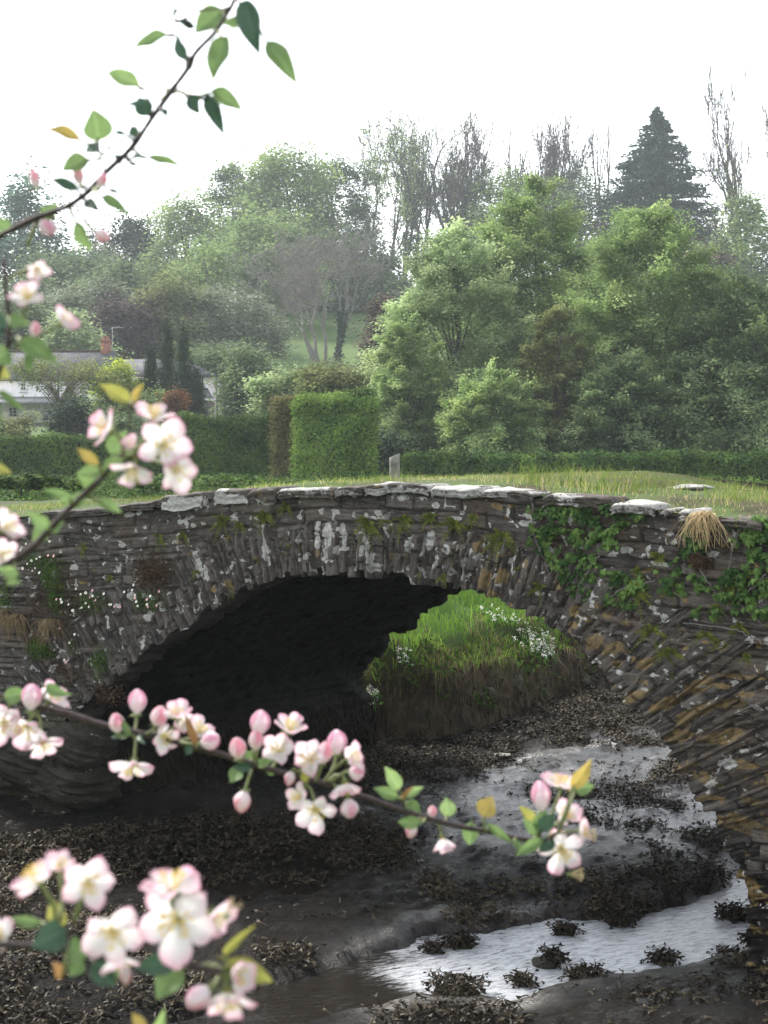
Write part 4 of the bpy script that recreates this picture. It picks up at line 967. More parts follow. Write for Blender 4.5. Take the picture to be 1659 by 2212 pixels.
# ------------------------------------------------------------------ trees, hedges and houses beyond the bridge
def hz(x, y): return float(hill(np.array([x*1.]), np.array([y*1.]))[0])
LEAFQ = np.array([(0, 0, 0), (.55, .36, .06), (1.05, 0, -.02), (.55, -.36, .06)]); LEAFF = [[[0, 3, 2, 1]]]
FM = {
 'spring': leaf_mat('spring_leaves', (0.150, 0.232, 0.095), (0.420, 0.526, 0.206), trans=.38, var=.30),
 'yellow': leaf_mat('yellow_green_leaves', (0.186, 0.273, 0.131), (0.521, 0.610, 0.320), trans=.42, var=.30),
 'deep': leaf_mat('deep_green_leaves', (0.087, 0.139, 0.067), (0.250, 0.322, 0.146), trans=.30, var=.30),
 'blue': leaf_mat('bluish_green_leaves', (0.050, 0.109, 0.080), (0.163, 0.266, 0.179), trans=.30, var=.25),
 'olive': leaf_mat('olive_young_leaves', (0.117, 0.135, 0.051), (0.275, 0.311, 0.123), trans=.35, var=.25),
 'grey': leaf_mat('grey_blossom_leaves', (.13, .16, .09), (.34, .36, .27), trans=.3, c=(.62, .60, .55)),
 'purple': leaf_mat('purple_leaves', (0.052, 0.039, 0.042), (0.139, 0.098, 0.093), trans=.2),
 'conifer': leaf_mat('spruce_needles', (0.020, 0.051, 0.043), (0.065, 0.123, 0.090), trans=.1, var=.2),
 'brown': leaf_mat('brown_dead_twigs', (0.065, 0.046, 0.038), (0.160, 0.109, 0.080), trans=.1),
 'cypress': leaf_mat('cypress_needles', (0.014, 0.035, 0.014), (0.049, 0.090, 0.029), trans=.08, var=.2),
 'copper': leaf_mat('copper_shrub', (0.145, 0.065, 0.029), (0.435, 0.189, 0.072), trans=.3),
 'gold': leaf_mat('golden_shrub', (0.232, 0.319, 0.043), (0.551, 0.609, 0.102), trans=.4),
 'hedge': leaf_mat('hedge_leaves', (0.030, 0.072, 0.019), (0.122, 0.195, 0.042), trans=.2, var=.25),
 'hedge_bright': leaf_mat('bright_hedge_leaves', (0.051, 0.113, 0.026), (0.203, 0.307, 0.060), trans=.25, var=.2),
 'hedge_brown': leaf_mat('bronze_hedge_leaves', (0.072, 0.080, 0.029), (0.246, 0.217, 0.087), trans=.25),
 'dark_under': leaf_mat('nettle_leaves', (0.026, 0.058, 0.014), (0.102, 0.160, 0.032), trans=.2, var=.3),
 'dark': leaf_mat('dark_evergreen_leaves', (0.019, 0.041, 0.024), (0.063, 0.101, 0.054), trans=.12, var=.2),
}
DARKCORE = plain('hedge_core_shade', (.012, .016, .008), .95, .1)  # solid hedge core; shade among the twigs is put into its colour
def profile(kind, t):
    if kind == 'round': return np.sqrt(np.clip(1-(2*t-1)**2, 0, 1))**.8
    if kind == 'dome': return np.clip(1-t**2.3, 0, 1)**.62*(.80+.20*sstep(0, .18, t))
    if kind == 'point': return np.clip(1-t**2.3, 0, 1)**.72*(.84+.16*sstep(0, .18, t))
    if kind == 'cone': return np.clip(1-t, 0, 1)**.85*(.7+.3*sstep(0, .1, t))
    if kind == 'column': return np.clip(1-t**3.2, 0, 1)*(.6+.4*sstep(0, .25, t))
    if kind == 'top': return np.sqrt(np.clip(1-(2*np.clip(t, .0, 1)-1)**2, 0, 1))*(.35+.65*sstep(.05, .6, t))
def limbs_mesh(pts, base, r0, n, up=.35):
    """trunk with limbs running out to some of the points"""
    A, B, ra, rb = [], [], [], []
    zt = pts[:, 2].max(); H = zt-base[2]
    path = [np.array(base)]
    for k in range(1, 7):
        f = k/6; path.append(np.array([base[0]+rng.normal(0, .02)*H*f**.5, base[1]+rng.normal(0, .02)*H*f**.5, base[2]+H*.86*f]))
    rad = [r0*(1-.82*k/6) for k in range(7)]
    for k in range(6): A.append(path[k]); B.append(path[k+1]); ra.append(rad[k]); rb.append(rad[k+1])
    idx = rng.choice(len(pts), min(n, len(pts)), replace=False)
    for i in idx:
        p_ = pts[i]; f = np.clip((p_[2]-base[2])/H*.72-.08, .12, .95); k = f*6; k0 = int(min(5, k)); s_ = path[k0]+(path[k0+1]-path[k0])*(k-k0)
        rs = r0*(1-.82*f)*.5; m1 = s_+(p_-s_)*.45+np.array([0, 0, .10*np.linalg.norm(p_-s_)*up])
        A += [s_, m1]; B += [m1, p_]; ra += [rs, rs*.55]; rb += [rs*.55, rs*.12]
    return tubes(A, B, np.array(ra), np.array(rb), 5)
def crown_sprays(zt, zb, R, kind, nb_, nl, ls, seed, depth, sp=1.):
    t = rng.random(nb_*4)**.9; ph = rng.random(nb_*4)*2*np.pi; pr_ = profile(kind, t)
    k_ = rng.random(nb_*4) < pr_*.9+.1; t, ph, pr_ = t[k_][:nb_], ph[k_][:nb_], pr_[k_][:nb_]; nb_ = len(t)
    rr = pr_*R*(.70+.60*fbm(np.cos(ph)*1.6+seed, np.sin(ph)*1.6, t*3, 3)); q = .62+.42*rng.random(nb_)
    C_ = np.stack([rr*q*np.cos(ph), rr*q*np.sin(ph)*depth, zb+(zt-zb)*t], -1)
    el = (t-.30)*1.25+rng.normal(0, .36, nb_); dr = np.stack([np.cos(ph)*np.cos(el), np.sin(ph)*np.cos(el), np.sin(el)], -1)
    sd = np.stack([-np.sin(ph), np.cos(ph), 0*ph], -1); up = np.cross(dr, sd); up *= np.sign(up[:, 2:3]+1e-9)
    c = R*.25*sp*rng.uniform(.55, 1.35, nb_)*(1-.35*t)
    n = nb_*nl; i = np.repeat(np.arange(nb_), nl)
    a = np.clip(rng.normal(.0, .55, n), -1.3, 1.15); w_ = rng.normal(0, .38, n)*np.sqrt(np.clip(1.15-a*.75, .05, 2)); h = rng.normal(0, .17, n)
    fing = .14*np.sin(w_*14+a*5+rng.random(nb_)[i]*6)            # fingers of twigs along the edge of a bough
    T = C_[i]+dr[i]*((a+fing)*c[i])[:, None]+sd[i]*(w_*c[i])[:, None]+up[i]*(h*c[i])[:, None]; T[:, 2] -= (.16*(a+.2)**2+.25*w_**2)*c[i]*(1-t[i]*.8)
    # thin inner foliage that closes the crown
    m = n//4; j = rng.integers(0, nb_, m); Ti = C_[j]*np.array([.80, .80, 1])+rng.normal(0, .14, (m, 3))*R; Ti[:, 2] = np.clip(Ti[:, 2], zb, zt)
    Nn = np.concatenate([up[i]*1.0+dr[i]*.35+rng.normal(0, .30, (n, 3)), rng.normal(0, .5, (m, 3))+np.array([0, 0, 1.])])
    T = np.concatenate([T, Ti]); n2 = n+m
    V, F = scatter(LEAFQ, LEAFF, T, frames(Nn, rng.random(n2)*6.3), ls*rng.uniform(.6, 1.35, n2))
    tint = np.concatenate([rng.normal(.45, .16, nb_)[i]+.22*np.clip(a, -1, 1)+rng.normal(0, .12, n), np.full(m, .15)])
    return V, F, np.repeat(np.clip(tint, 0, 1), 4), C_
def crown(base, zb, zt, R, kind, nc, nl, ls, cr, flat=.45, seed=0, hollow=.45, depth=1., noise=.5, lobes=.8):
    t = rng.random(nc*3)**(.85); ph = rng.random(nc*3)*2*np.pi
    pr_ = profile(kind, t); keep_ = rng.random(nc*3) < pr_*.9+.12
    t, ph, pr_ = t[keep_][:nc], ph[keep_][:nc], pr_[keep_][:nc]; nc = len(t)
    rr = pr_*R*(1-noise/2+noise*1.15*fbm(np.cos(ph)*2+seed, np.sin(ph)*2, t*4, 3))
    q = hollow+(1-hollow)*rng.random(nc)**.6
    C_ = np.stack([base[0]+rr*q*np.cos(ph), base[1]+rr*q*np.sin(ph)*depth, zb+(zt-zb)*t], -1)
    if lobes:
        # boughs: most sprays gather round a few dozen bough ends, leaving hollows between them
        nb_ = max(9, nc//13); bi = np.argsort(-q*(.6+.4*rng.random(nc)))[:nb_]; pick = rng.integers(0, nb_, nc)
        br_ = R*.20*rng.uniform(.6, 1.5, nb_)[pick][:, None]; mix_ = rng.random(nc) < lobes
        Cb = C_[bi][pick]; ob = (Cb-np.array([base[0], base[1], zb+(zt-zb)*.35])); ob /= np.linalg.norm(ob, axis=1, keepdims=True)+1e-6
        Cl = Cb+rng.normal(0, .42, (nc, 3))*br_*np.array([1, 1, .7])+ob*rng.normal(-.1, .75, (nc, 1))*br_+np.array([0, 0, .25])*np.abs(rng.normal(0, .8, (nc, 1)))*br_
        C_ = np.where(mix_[:, None], Cl, C_*np.array([.8, .8, 1])+np.array([base[0]*.2, base[1]*.2, 0]))
        C_[:, 2] = np.maximum(C_[:, 2], zb)
    out = np.stack([np.cos(ph), np.sin(ph), .25+.9*(t-.3)], -1); out /= np.linalg.norm(out, axis=1, keepdims=True)
    n = nc*nl
    o_ = rng.normal(0, .5, (n, 3)); cs = np.repeat(cr*rng.uniform(.6, 1.35, nc), nl)[:, None]
    R_ = np.repeat(frames(out, np.zeros(nc)), nl, 0)
    loc = o_*cs*np.array([[1, 1, 1.]])
    Oo = np.repeat(out, nl, 0); ex = rng.normal(.15, .55, n)[:, None]*cs*1.1
    loc = loc*np.array([[1, 1, flat]])+Oo*ex; loc[:, 2] -= .18*(np.hypot(loc[:, 0], loc[:, 1])**2)/cs[:, 0]*flat
    T = np.repeat(C_, nl, 0)+loc
    Nn = np.array([[0, 0, 1.]])+rng.normal(0, .36, (n, 3))+Oo*.55
    V, F = scatter(LEAFQ, LEAFF, T, frames(Nn, rng.random(n)*6.3), ls*1.3*rng.uniform(.6, 1.3, n))
    tint = np.clip(np.repeat(rng.normal(.42, .20, nc), nl)+rng.normal(0, .17, n), 0, 1)
    return V, F, np.repeat(tint, 4), C_
def tree(name, lab, cat, X, Yt, hw, d, kind, m_, nc=500, nl=40, ls=.16, cr=None, Yb=None, grp=None, flat=.45, trunk=.0, bark=None, lean=0, nb=26, hollow=.45, depth=.9, noise=.5, dz=0, lobes=.8, sprays=False):
    x = (X-CX)/FPX*d; zg = hz(x, d)+dz; zt = (HZ-Yt)/FPX*d; zb = zg+.3 if Yb is None else (HZ-Yb)/FPX*d
    R = hw/FPX*d
    t = thing(name, lab, cat, (x, d, zg), grp)
    if sprays: V, F, ti, C_ = crown_sprays(zt-zg, zb-zg, R, kind, nc, nl, ls, X*.13, depth)
    else: V, F, ti, C_ = crown((0, 0), zb-zg, zt-zg, R, kind, nc, nl, ls, cr or R*.17, flat, X*.13, hollow, depth, noise, 0 if kind == 'column' else lobes)
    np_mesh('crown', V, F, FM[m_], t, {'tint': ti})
    Vt, Ft = limbs_mesh(C_, (0, 0, -.3), trunk or (.020*(zt-zg)+.04), nb)
    np_mesh('trunk', Vt, Ft, bark or BARK, t)
    return t
def bare_tree(name, lab, X, Yt, hw, d, grp=None, levels=5, leaf=None, nleaf=0, spread=.42, bark=None, first=.36, stems=1, rt=None, ivy_=0, lsz=.2, seed=1, minr=.02, trop=.16, side=.55):
    rg = np.random.default_rng(seed)
    x = (X-CX)/FPX*d; zg = hz(x, d); H = (HZ-Yt)/FPX*d-zg; R = hw/FPX*d
    A, B, ra, rb = [], [], [], []
    def kid(c, dd, sp):
        o_ = rg.normal(0, 1, 3); o_ -= dd*(o_@dd); o_ /= np.linalg.norm(o_)+1e-9
        d2 = dd+o_*sp; return d2/np.linalg.norm(d2)
    def grow(c, dd, L, r, lv):
        n_ = 4 if lv < 2 else 3; rend = max(minr, r*.62)
        for k in range(n_):
            dd = dd+rg.normal(0, .10+.03*lv, 3)+np.array([0, 0, trop*(.4 if lv == 0 else 1)]); dd /= np.linalg.norm(dd)
            e = c+dd*L/n_; A.append(c); B.append(e); ra.append(max(minr, r+(rend-r)*k/n_)); rb.append(max(minr, r+(rend-r)*(k+1)/n_)); c = e
            if lv < levels and (lv > 0 or k > 1) and rg.random() < side: grow(c, kid(c, dd, spread*rg.uniform(1.1, 1.9)), L*rg.uniform(.38, .6), rend*.5, lv+1)
        if lv < levels:
            for q_ in range(2 if rg.random() < .75 else 3): grow(c, kid(c, dd, spread*rg.uniform(.5, 1.2)), L*rg.uniform(.6, .82), rend*.8, lv+1)
    r0 = rt or H*.014
    for s_ in range(stems):
        a = rg.random()*6.28; k_ = .20*(stems > 1); grow(np.array([math.cos(a)*r0*k_*5, math.sin(a)*r0*k_*5, -.3]), np.array([math.cos(a)*k_, math.sin(a)*k_, 1.])/math.hypot(k_, 1), H*first, r0, 0)
    A, B = np.array(A), np.array(B)
    sz = H/B[:, 2].max(); sx = R/np.percentile(np.hypot(B[:, 0], B[:, 1]), 97)
    S = np.array([sx, sx, sz]); A, B = A*S, B*S
    t = thing(name, lab, 'tree', (x, d, zg), grp)
    V, F = tubes(A, B, np.array(ra), np.array(rb), 4); np_mesh('trunk', V, F, bark or BARK_GREY, t)
    if leaf:
        idx = rng.integers(len(B)//4, len(B), nleaf)
        T = B[idx]+rng.normal(0, .016*H, (nleaf, 3)); V, F = scatter(LEAFQ, LEAFF, T, frames(np.array([[0, 0, 1.]])+rng.normal(0, .7, (nleaf, 3)), rng.random(nleaf)*6.3), lsz*rng.uniform(.6, 1.3, nleaf))
        np_mesh('leaves', V, F, FM[leaf], t, {'tint': np.repeat(rng.random(nleaf), 4)})
    if ivy_:
        idx = rng.integers(0, len(A), 60000); idx = idx[(np.array(ra)[idx] > r0*.40) & (A[idx, 2] < H*.62)][:ivy_]
        k = len(idx); f = rng.random((k, 1)); T = A[idx]*(1-f)+B[idx]*f+rng.normal(0, .018*H, (k, 3))*np.array([1, 1, 1.2])
        V, F = scatter(LEAFQ, LEAFF, T, frames(rng.normal(0, 1, (k, 3)), rng.random(k)*6.3), lsz*1.1*rng.uniform(.6, 1.3, k))
        np_mesh('ivy', V, F, FM['dark'], t, {'tint': np.repeat(rng.random(k), 4)})
    return t
def hedge(lab, X0, X1, Yt, Yb, d, thick, m_, n, ls=.10, bulge=.25, grp=None, d1=None):
    d1 = d1 or d
    x0, x1 = (X0-CX)/FPX*d, (X1-CX)/FPX*d1; zt = (HZ-Yt)/FPX*d; zb = (HZ-Yb)/FPX*d-.3
    L = math.hypot(x1-x0, d1-d); ux, uy = (x1-x0)/L, (d1-d)/L; nx_, ny_ = uy, -ux
    H = zt-zb; t = thing('hedge', lab, 'hedge', (x0, d, zb), grp)
    # rounded, uneven body
    na, nb_ = max(12, int(L/.35)), 30
    sec = np.linspace(0, 1, nb_); a = np.linspace(0, 1, na)
    def body(aa, bb, off=0.):
        # bb runs up the front, over the top, down the back
        s_ = bb*(2*H+thick); fr_ = np.clip(s_, 0, H); tp = np.clip(s_-H, 0, thick); bk = np.clip(s_-H-thick, 0, H)
        z_ = fr_-bk; w_ = tp
        nv_ = np.where(s_ < H, -1., np.where(s_ < H+thick, 0., 1.)); nz = np.where((s_ >= H) & (s_ < H+thick), 1., 0.)
        bu = (fbm(aa*L*.7, s_*.9, X0*.1, 3)-.5)*bulge*2+off
        z_ = z_*(1+.13*(fbm(aa*L*.35, 0*aa, X0*.2, 3)-.5))
        return aa*L, w_+nv_*bu-.0, z_+nz*bu, nv_, nz
    Aa, Bb = np.meshgrid(a, sec, indexing='ij'); l_, w_, z_, _, _ = body(Aa, Bb, -.10)
    def W3(l_, w_, z_): return np.stack([l_*ux+w_*(-nx_), l_*uy+w_*(-ny_), z_], -1)
    V = W3(l_, w_, z_); Vb = V.reshape(-1, 3)
    capf = [list(range(nb_))], [list(range((na-1)*nb_, na*nb_))[::-1]]
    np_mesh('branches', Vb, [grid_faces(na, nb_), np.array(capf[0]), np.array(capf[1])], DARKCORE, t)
    Aa = rng.random(n); Bb = rng.random(n)*(H+thick)/(2*H+thick)
    l_, w_, z_, nv_, nz = body(Aa, Bb, 0)
    ends = rng.random(n) < .5*thick/(L+thick); l_ = np.where(ends, np.where(rng.random(n) < .5, 0, L), l_); w_ = np.where(ends, rng.random(n)*thick, w_); z_ = np.where(ends, rng.random(n)*H, z_)
    T = W3(l_, w_, z_)+rng.normal(0, .10, (n, 3)); nr = W3(0*l_, nv_, nz)+rng.normal(0, .45, (n, 3))+np.array([0, 0, .3])
    V, F = scatter(LEAFQ, LEAFF, T, frames(nr, rng.random(n)*6.3), ls*rng.uniform(.6, 1.4, n))
    cl = fbm(l_*1.3, z_*1.3, X0, 3)
    np_mesh('foliage', V, F, FM[m_], t, {'tint': np.repeat(np.clip(cl*1.5-.35+rng.normal(0, .2, n), 0, 1), 4)})
    return t
# hedges
hedge('long dark green clipped hedge at left below the cottages', -120, 385, 951, 1058, 60, 1.6, 'hedge', 26000, .10, .22)
hedge('dark green hedge in the middle, lower than the tall block', 375, 600, 908, 1058, 61, 1.6, 'hedge', 22000, .11, .30)
hedge('narrow bronze-green hedge section against the tall block', 592, 655, 862, 1058, 58, 1.5, 'hedge_brown', 9000, .10, .25)
hedge('tall square bright green clipped hedge block left of the wooden post', 640, 806, 862, 1058, 56, 2.4, 'hedge_bright', 24000, .10, .62)
hedge('low dark hedge running below the big trees on the right', 880, 1800, 990, 1062, 57, 1.4, 'hedge', 34000, .12, .30)
# rough growth between bridge and hedges
n = 150000
x = rng.uniform(-22, 24, n); y = rng.uniform(26, 60, n); px_, _ = to_px(np.stack([x, y, 0*x], -1)); m = (px_ > -60) & (px_ < 1720)
x, y = x[m], y[m]; z = hill(x, y); cl = fbm(x*.35, y*.35, 3, 3); hh = .08+.40*sstep(.42, .7, cl); z = z+rng.random(len(x))*hh; k = len(x)
V, F = scatter(LEAFQ, LEAFF, np.stack([x, y, z], -1), frames(np.array([[0, -.3, 1.]])+rng.normal(0, .6, (k, 3)), rng.random(k)*6.3), rng.uniform(.05, .12, k))
tag(np_mesh('undergrowth', V, F, FM['dark_under'], attrs={'tint': np.repeat(np.clip(cl*1.2-.3+rng.normal(0, .25, k), 0, 1), 4)}), 'rough dark green undergrowth between bridge and hedges', 'undergrowth', kind='stuff')
for (X, Y, hw, d, m_, lab) in [(45, 1040, 60, 34, 'dark_under', 'low dark bush above the grass verge at far left'), (320, 1050, 60, 38, 'hedge', 'low green nettle bank behind the bridge at left'),
        (480, 1036, 60, 42, 'hedge', 'low green growth below the middle hedge'), (150, 1055, 40, 34, 'dark_under', 'small dark clump beside the low bush at left')]:
    tree('bush', lab, 'bush', X, Y, hw, d, 'round', m_, 60, 60, .09, grp='low bushes behind the bridge', nb=5, noise=.6)
# big trees on the right
BARK_PALE = plain('pale_twigs', (.20, .185, .17), .9, .1, 3, .2)
G1 = 'broadleaf trees right of the post'
tree('broadleaf_tree', 'tall bright green tree rising behind the others in the middle of the right group', 'tree', 1160, 390, 180, 80, 'point', 'spring', 240, 520, .15, 1.15, 960, G1, flat=.4, sprays=True)
tree('broadleaf_tree', 'yellow-green tree forming the left shoulder of the right group', 'tree', 985, 500, 190, 73, 'point', 'yellow', 240, 500, .14, 1.0, 990, G1, flat=.4, sprays=True)
tree('broadleaf_tree', 'broad fresh green tree with layered sprays right of centre', 'tree', 1400, 462, 225, 70, 'point', 'spring', 300, 520, .135, 1.0, 985, G1, flat=.32, sprays=True)
tree('broadleaf_tree', 'dense deeper green tree at the right edge above the low hedge', 'tree', 1610, 600, 190, 66, 'point', 'deep', 230, 480, .135, .95, 985, G1, flat=.4, sprays=True)
tree('broadleaf_tree', 'yellowish young-leaved tree standing between the two bright trees', 'tree', 1205, 670, 105, 67, 'point', 'olive', 90, 420, .12, .7, 975, G1, flat=.35, sprays=True)
tree('broadleaf_tree', 'low bright green tree in front below the yellow-green one', 'tree', 1060, 800, 130, 64, 'point', 'spring', 100, 420, .12, .8, 990, G1, flat=.4, sprays=True)
tree('broadleaf_tree', 'grey-green rounded tree beside the tall hedge block', 'tree', 885, 680, 95, 69, 'point', 'spring', 80, 420, .125, .85, 975, G1, flat=.5, sprays=True)
tree('broadleaf_tree', 'low spreading tree filling the foot of the right group', 'tree', 1340, 770, 150, 65, 'point', 'deep', 110, 420, .125, .9, 992, G1, flat=.4, sprays=True)
tree('broadleaf_tree', 'hazy green tree filling the back between the tall tree and the broad one', 'tree', 1285, 520, 130, 86, 'point', 'spring', 160, 420, .16, 1., 980, G1, sprays=True)
tree('broadleaf_tree', 'pale green tree behind the left shoulder of the right group', 'tree', 1060, 600, 130, 84, 'point', 'spring', 150, 420, .16, 1., 980, G1, sprays=True)
# shrubs beyond the middle hedge
tree('shrub', 'dark evergreen added to stand for the shade in the gap behind the wooden post', 'shrub', 848, 935, 48, 66, 'round', 'dark', 200, 50, .13, .6, 1062)  # shrub added to darken the gap where only shade lies
G2 = 'shrubs beyond the hedges'
tree('shrub', 'pale olive rounded shrub above the tall hedge block', 'shrub', 745, 790, 75, 76, 'round', 'olive', 260, 50, .15, .6, 905, G2)
tree('shrub', 'small yellow-green shrub left of the pale olive one', 'shrub', 598, 808, 48, 80, 'round', 'yellow', 200, 40, .14, .5, 890, G2, flat=.7)
tree('shrub', 'dark evergreen shrub between the yellow-green and olive ones', 'shrub', 672, 800, 50, 84, 'round', 'dark', 160, 50, .16, .6, 900, G2)
tree('shrub', 'dark green tree right of the cottage gable', 'shrub', 543, 745, 50, 100, 'dome', 'deep', 360, 45, .2, .9, 920, G2)
tree('shrub', 'brownish evergreen at the right edge of the field', 'shrub', 838, 655, 34, 120, 'dome', 'brown', 260, 40, .22, .8, 830, G2)
tree('shrub', 'dark green trees behind the cottage roof ridge', 'shrub', 455, 760, 60, 125, 'round', 'deep', 260, 45, .22, 1., 850, G2)
tree('shrub', 'row of low bushes along the foot of the field', 'shrub', 625, 796, 90, 118, 'round', 'deep', 240, 50, .2, .9, 840, G2)
# garden plants before the cottages
for (X, Yt, hw, Yb, lab, dd) in [(326, 752, 15, 855, 'shortest of the three dark columnar cypresses before the cottage', 96), (362, 698, 21, 880, 'tall narrow cypress, middle one before the cottage', 95),
        (396, 706, 24, 910, 'broadest cypress, nearest the cottage gable', 93), (424, 800, 18, 910, 'small cypress leaning against the broadest one', 92.5), (303, 820, 13, 858, 'tiny dark cypress tip left of the three tall ones', 95)]:
    tree('cypress', lab, 'cypress', X, Yt, hw*1.0, dd, 'column', 'cypress', 420, 36, .085, .17, Yb+25, 'cypresses before the cottage', flat=1.4, hollow=.2, noise=.25, nb=6)
G3 = 'garden shrubs before the cottages'
tree('shrub', 'bright yellow-green shrub before the cottage wall', 'shrub', 250, 792, 42, 93, 'dome', 'gold', 300, 45, .14, .6, 900, G3, flat=.6)
tree('shrub', 'round green shrub between golden shrub and cypresses', 'shrub', 322, 852, 38, 91, 'round', 'spring', 160, 45, .12, .5, 905, G3)
tree('shrub', 'copper brown rounded shrub at the foot of the cypresses', 'shrub', 374, 856, 19, 90, 'round', 'copper', 130, 45, .11, .4, 900, G3, flat=.8)
tree('shrub', 'dark round clipped shrub on the terrace at left', 'shrub', 170, 872, 45, 86, 'round', 'dark', 190, 50, .14, .55, 960, G3)
tree('shrub', 'dark shrub low before the golden one', 'shrub', 260, 895, 60, 84, 'round', 'deep', 190, 50, .14, .55, 965, G3)
tree('small_tree', 'spreading olive-leaved magnolia with crooked grey trunk before the veranda', 'tree', 128, 786, 92, 89, 'round', 'olive', 150, 30, .15, .9, 865, None, bark=BARK_GREY, nb=60, noise=.7)
tree('shrub', 'grey green bushes at the left edge above the hedge', 'shrub', 15, 905, 50, 82, 'round', 'olive', 130, 40, .14, .5, 965, G3)
# wooded slope behind, left to right
G4 = 'trees on the wooded slope'
for a in [('dark blue-green layered tree at the far left skyline', 45, 412, 110, 190, 'dome', 'blue', 260, 36, .42, 1.8, 640, .4), ('rounded green tree below the far left skyline tree', 130, 560, 110, 170, 'dome', 'deep', 300, 40, .36, 1.5, 740, .5),
          ('dark purple-grey tree behind the apple twig tips', 285, 488, 75, 205, 'dome', 'dark', 300, 36, .38, 1.5, 680, .6), ('greyish budding tree between the far left ones', 195, 540, 60, 200, 'round', 'grey', 160, 30, .34, 1.5, 650, .7),
          ('tall hazy green birch-like tree left of the highest mass', 400, 425, 95, 200, 'dome', 'spring', 420, 40, .34, 1.4, 700, .8), ('green tree stepping up the skyline', 505, 365, 80, 215, 'dome', 'deep', 340, 40, .38, 1.5, 680, .5),
          ('biggest pale green tree mass on the left skyline', 615, 322, 125, 212, 'dome', 'spring', 700, 45, .38, 1.7, 700, .5), ('green tree right of the biggest mass', 715, 352, 80, 220, 'dome', 'deep', 320, 40, .38, 1.5, 640, .5),
          ('deep green tree below the skyline behind the bare tree', 560, 480, 105, 185, 'dome', 'spring', 420, 40, .34, 1.4, 655, .6), ('slender birch with pale leaves in the middle of the slope', 440, 520, 70, 165, 'dome', 'spring', 260, 40, .28, 1.2, 740, .9),
          ('green wood edge behind the cottages', 250, 590, 100, 160, 'dome', 'deep', 320, 40, .32, 1.3, 760, .5), ('olive yellow tree on the slope above the cypresses', 380, 625, 95, 140, 'dome', 'olive', 380, 45, .26, 1.1, 800, .5),
          ('purple-leaved tree behind the chimney', 268, 660, 50, 135, 'round', 'purple', 200, 45, .24, 1., 775, .5), ('pale blossoming tree left of the purple one', 190, 625, 70, 142, 'round', 'grey', 190, 40, .24, 1.1, 730, .5),
          ('yellowish tree behind the slate roof at left', 160, 692, 45, 128, 'dome', 'yellow', 200, 45, .24, 1., 790, .4), ('silvery blossoming tree beside the field', 500, 645, 88, 140, 'round', 'grey', 420, 40, .22, 1.1, 810, .6),
          ('green tree at the left edge above the veranda', 20, 650, 80, 135, 'dome', 'deep', 260, 45, .28, 1.2, 820, .5), ('green thicket beneath the silvery tree', 480, 775, 70, 118, 'round', 'deep', 220, 45, .22, 1., 850, .5),
          ('shadowy green trees behind the bare tree at right', 790, 520, 75, 205, 'dome', 'deep', 300, 40, .36, 1.5, 680, .5), ('leafy green tree beneath the skyline right of the tall pair', 1080, 372, 80, 225, 'dome', 'spring', 320, 34, .40, 1.6, 620, .5),
          ('leafy green tree beneath the bare crowns left of the spruce', 1255, 385, 85, 225, 'dome', 'deep', 280, 32, .40, 1.6, 620, .5), ('ivy-green rounded tree under the thin pole trees', 960, 520, 80, 215, 'round', 'dark', 240, 36, .38, 1.5, 660, .5),
          ('light green tree below the bare tree at the right edge', 1610, 440, 75, 200, 'dome', 'spring', 280, 34, .36, 1.5, 640, .6), ('hazy green tree behind the right edge trees', 1545, 520, 60, 215, 'round', 'olive', 160, 34, .36, 1.4, 650, .6),
          ('green bank of trees at the right edge below the dark trunks', 1640, 690, 90, 110, 'dome', 'spring', 300, 45, .24, 1.1, 800, .5), ('brownish thicket right of the spruce', 1500, 560, 60, 190, 'round', 'brown', 200, 36, .34, 1.3, 700, .6)]:
    lab, X, Yt, hw, d, kind, m_, nc, nl, ls, cr, Yb, fl_ = a
    tree('broadleaf_tree', lab, 'tree', X, Yt-6, hw*1.12, d, kind, m_, int(nc*1.5), nl, ls, cr, Yb, G4, flat=fl_, nb=30, noise=.6, lobes=.55)
# spruce
X, Yt, d = 1420, 232, 215; x = (X-CX)/FPX*d; zg = hz(x, d); zt = (HZ-Yt)/FPX*d; H = zt-zg
sp = thing('spruce_tree', 'dark blue-green spruce with brown dead lower branches on the skyline', 'tree', (x, d, zg))
def tiers(z0, z1, R0, R1, nt_, m_, nm, ls, droop):
    T, dr = [], []
    for k in range(nt_):
        f = k/(nt_-1); z_ = z0+(z1-z0)*f; R_ = R0+(R1-R0)*f**1.8
        nbr = int(9+10*(1-f))
        for b in range(nbr):
            a = rng.random()*6.283; L = R_*rng.uniform(.65, 1.12); nn = int(16+L*22)
            s_ = rng.random(nn)**.7*L
            T.append(np.stack([np.cos(a)*s_, np.sin(a)*s_, z_-droop*s_+.05*s_**2/max(R_, 1)*1.2+rng.normal(0, .14, nn)], -1)+rng.normal(0, .10+.05*L/4, (nn, 3))*np.array([1, 1, .4])); dr.append(np.tile([math.cos(a), math.sin(a), -.3], (nn, 1)))
    T, dr = np.concatenate(T), np.concatenate(dr); n = len(T)
    V, F = scatter(LEAFQ, LEAFF, T, frames_from(dr+rng.normal(0, .35, (n, 3)), np.array([[0, 0, 1.]])+rng.normal(0, .4, (n, 3))), ls*rng.uniform(.6, 1.3, n))
    np_mesh(nm, V, F, FM[m_], sp, {'tint': np.repeat(rng.random(n), 4)})
Rs = 125/FPX*d
tiers(H*.36, H-.2, Rs*1.02, .15, 38, 'conifer', 'crown', .42, .16)
tiers(H*.16, H*.42, Rs*1.25, Rs*1.0, 13, 'brown', 'dead_branches', .40, .026)
V, F = tubes([[0, 0, -.3]], [[0, 0, H-.5]], [.42], [.05], 8); np_mesh('trunk', V, F, BARK, sp)
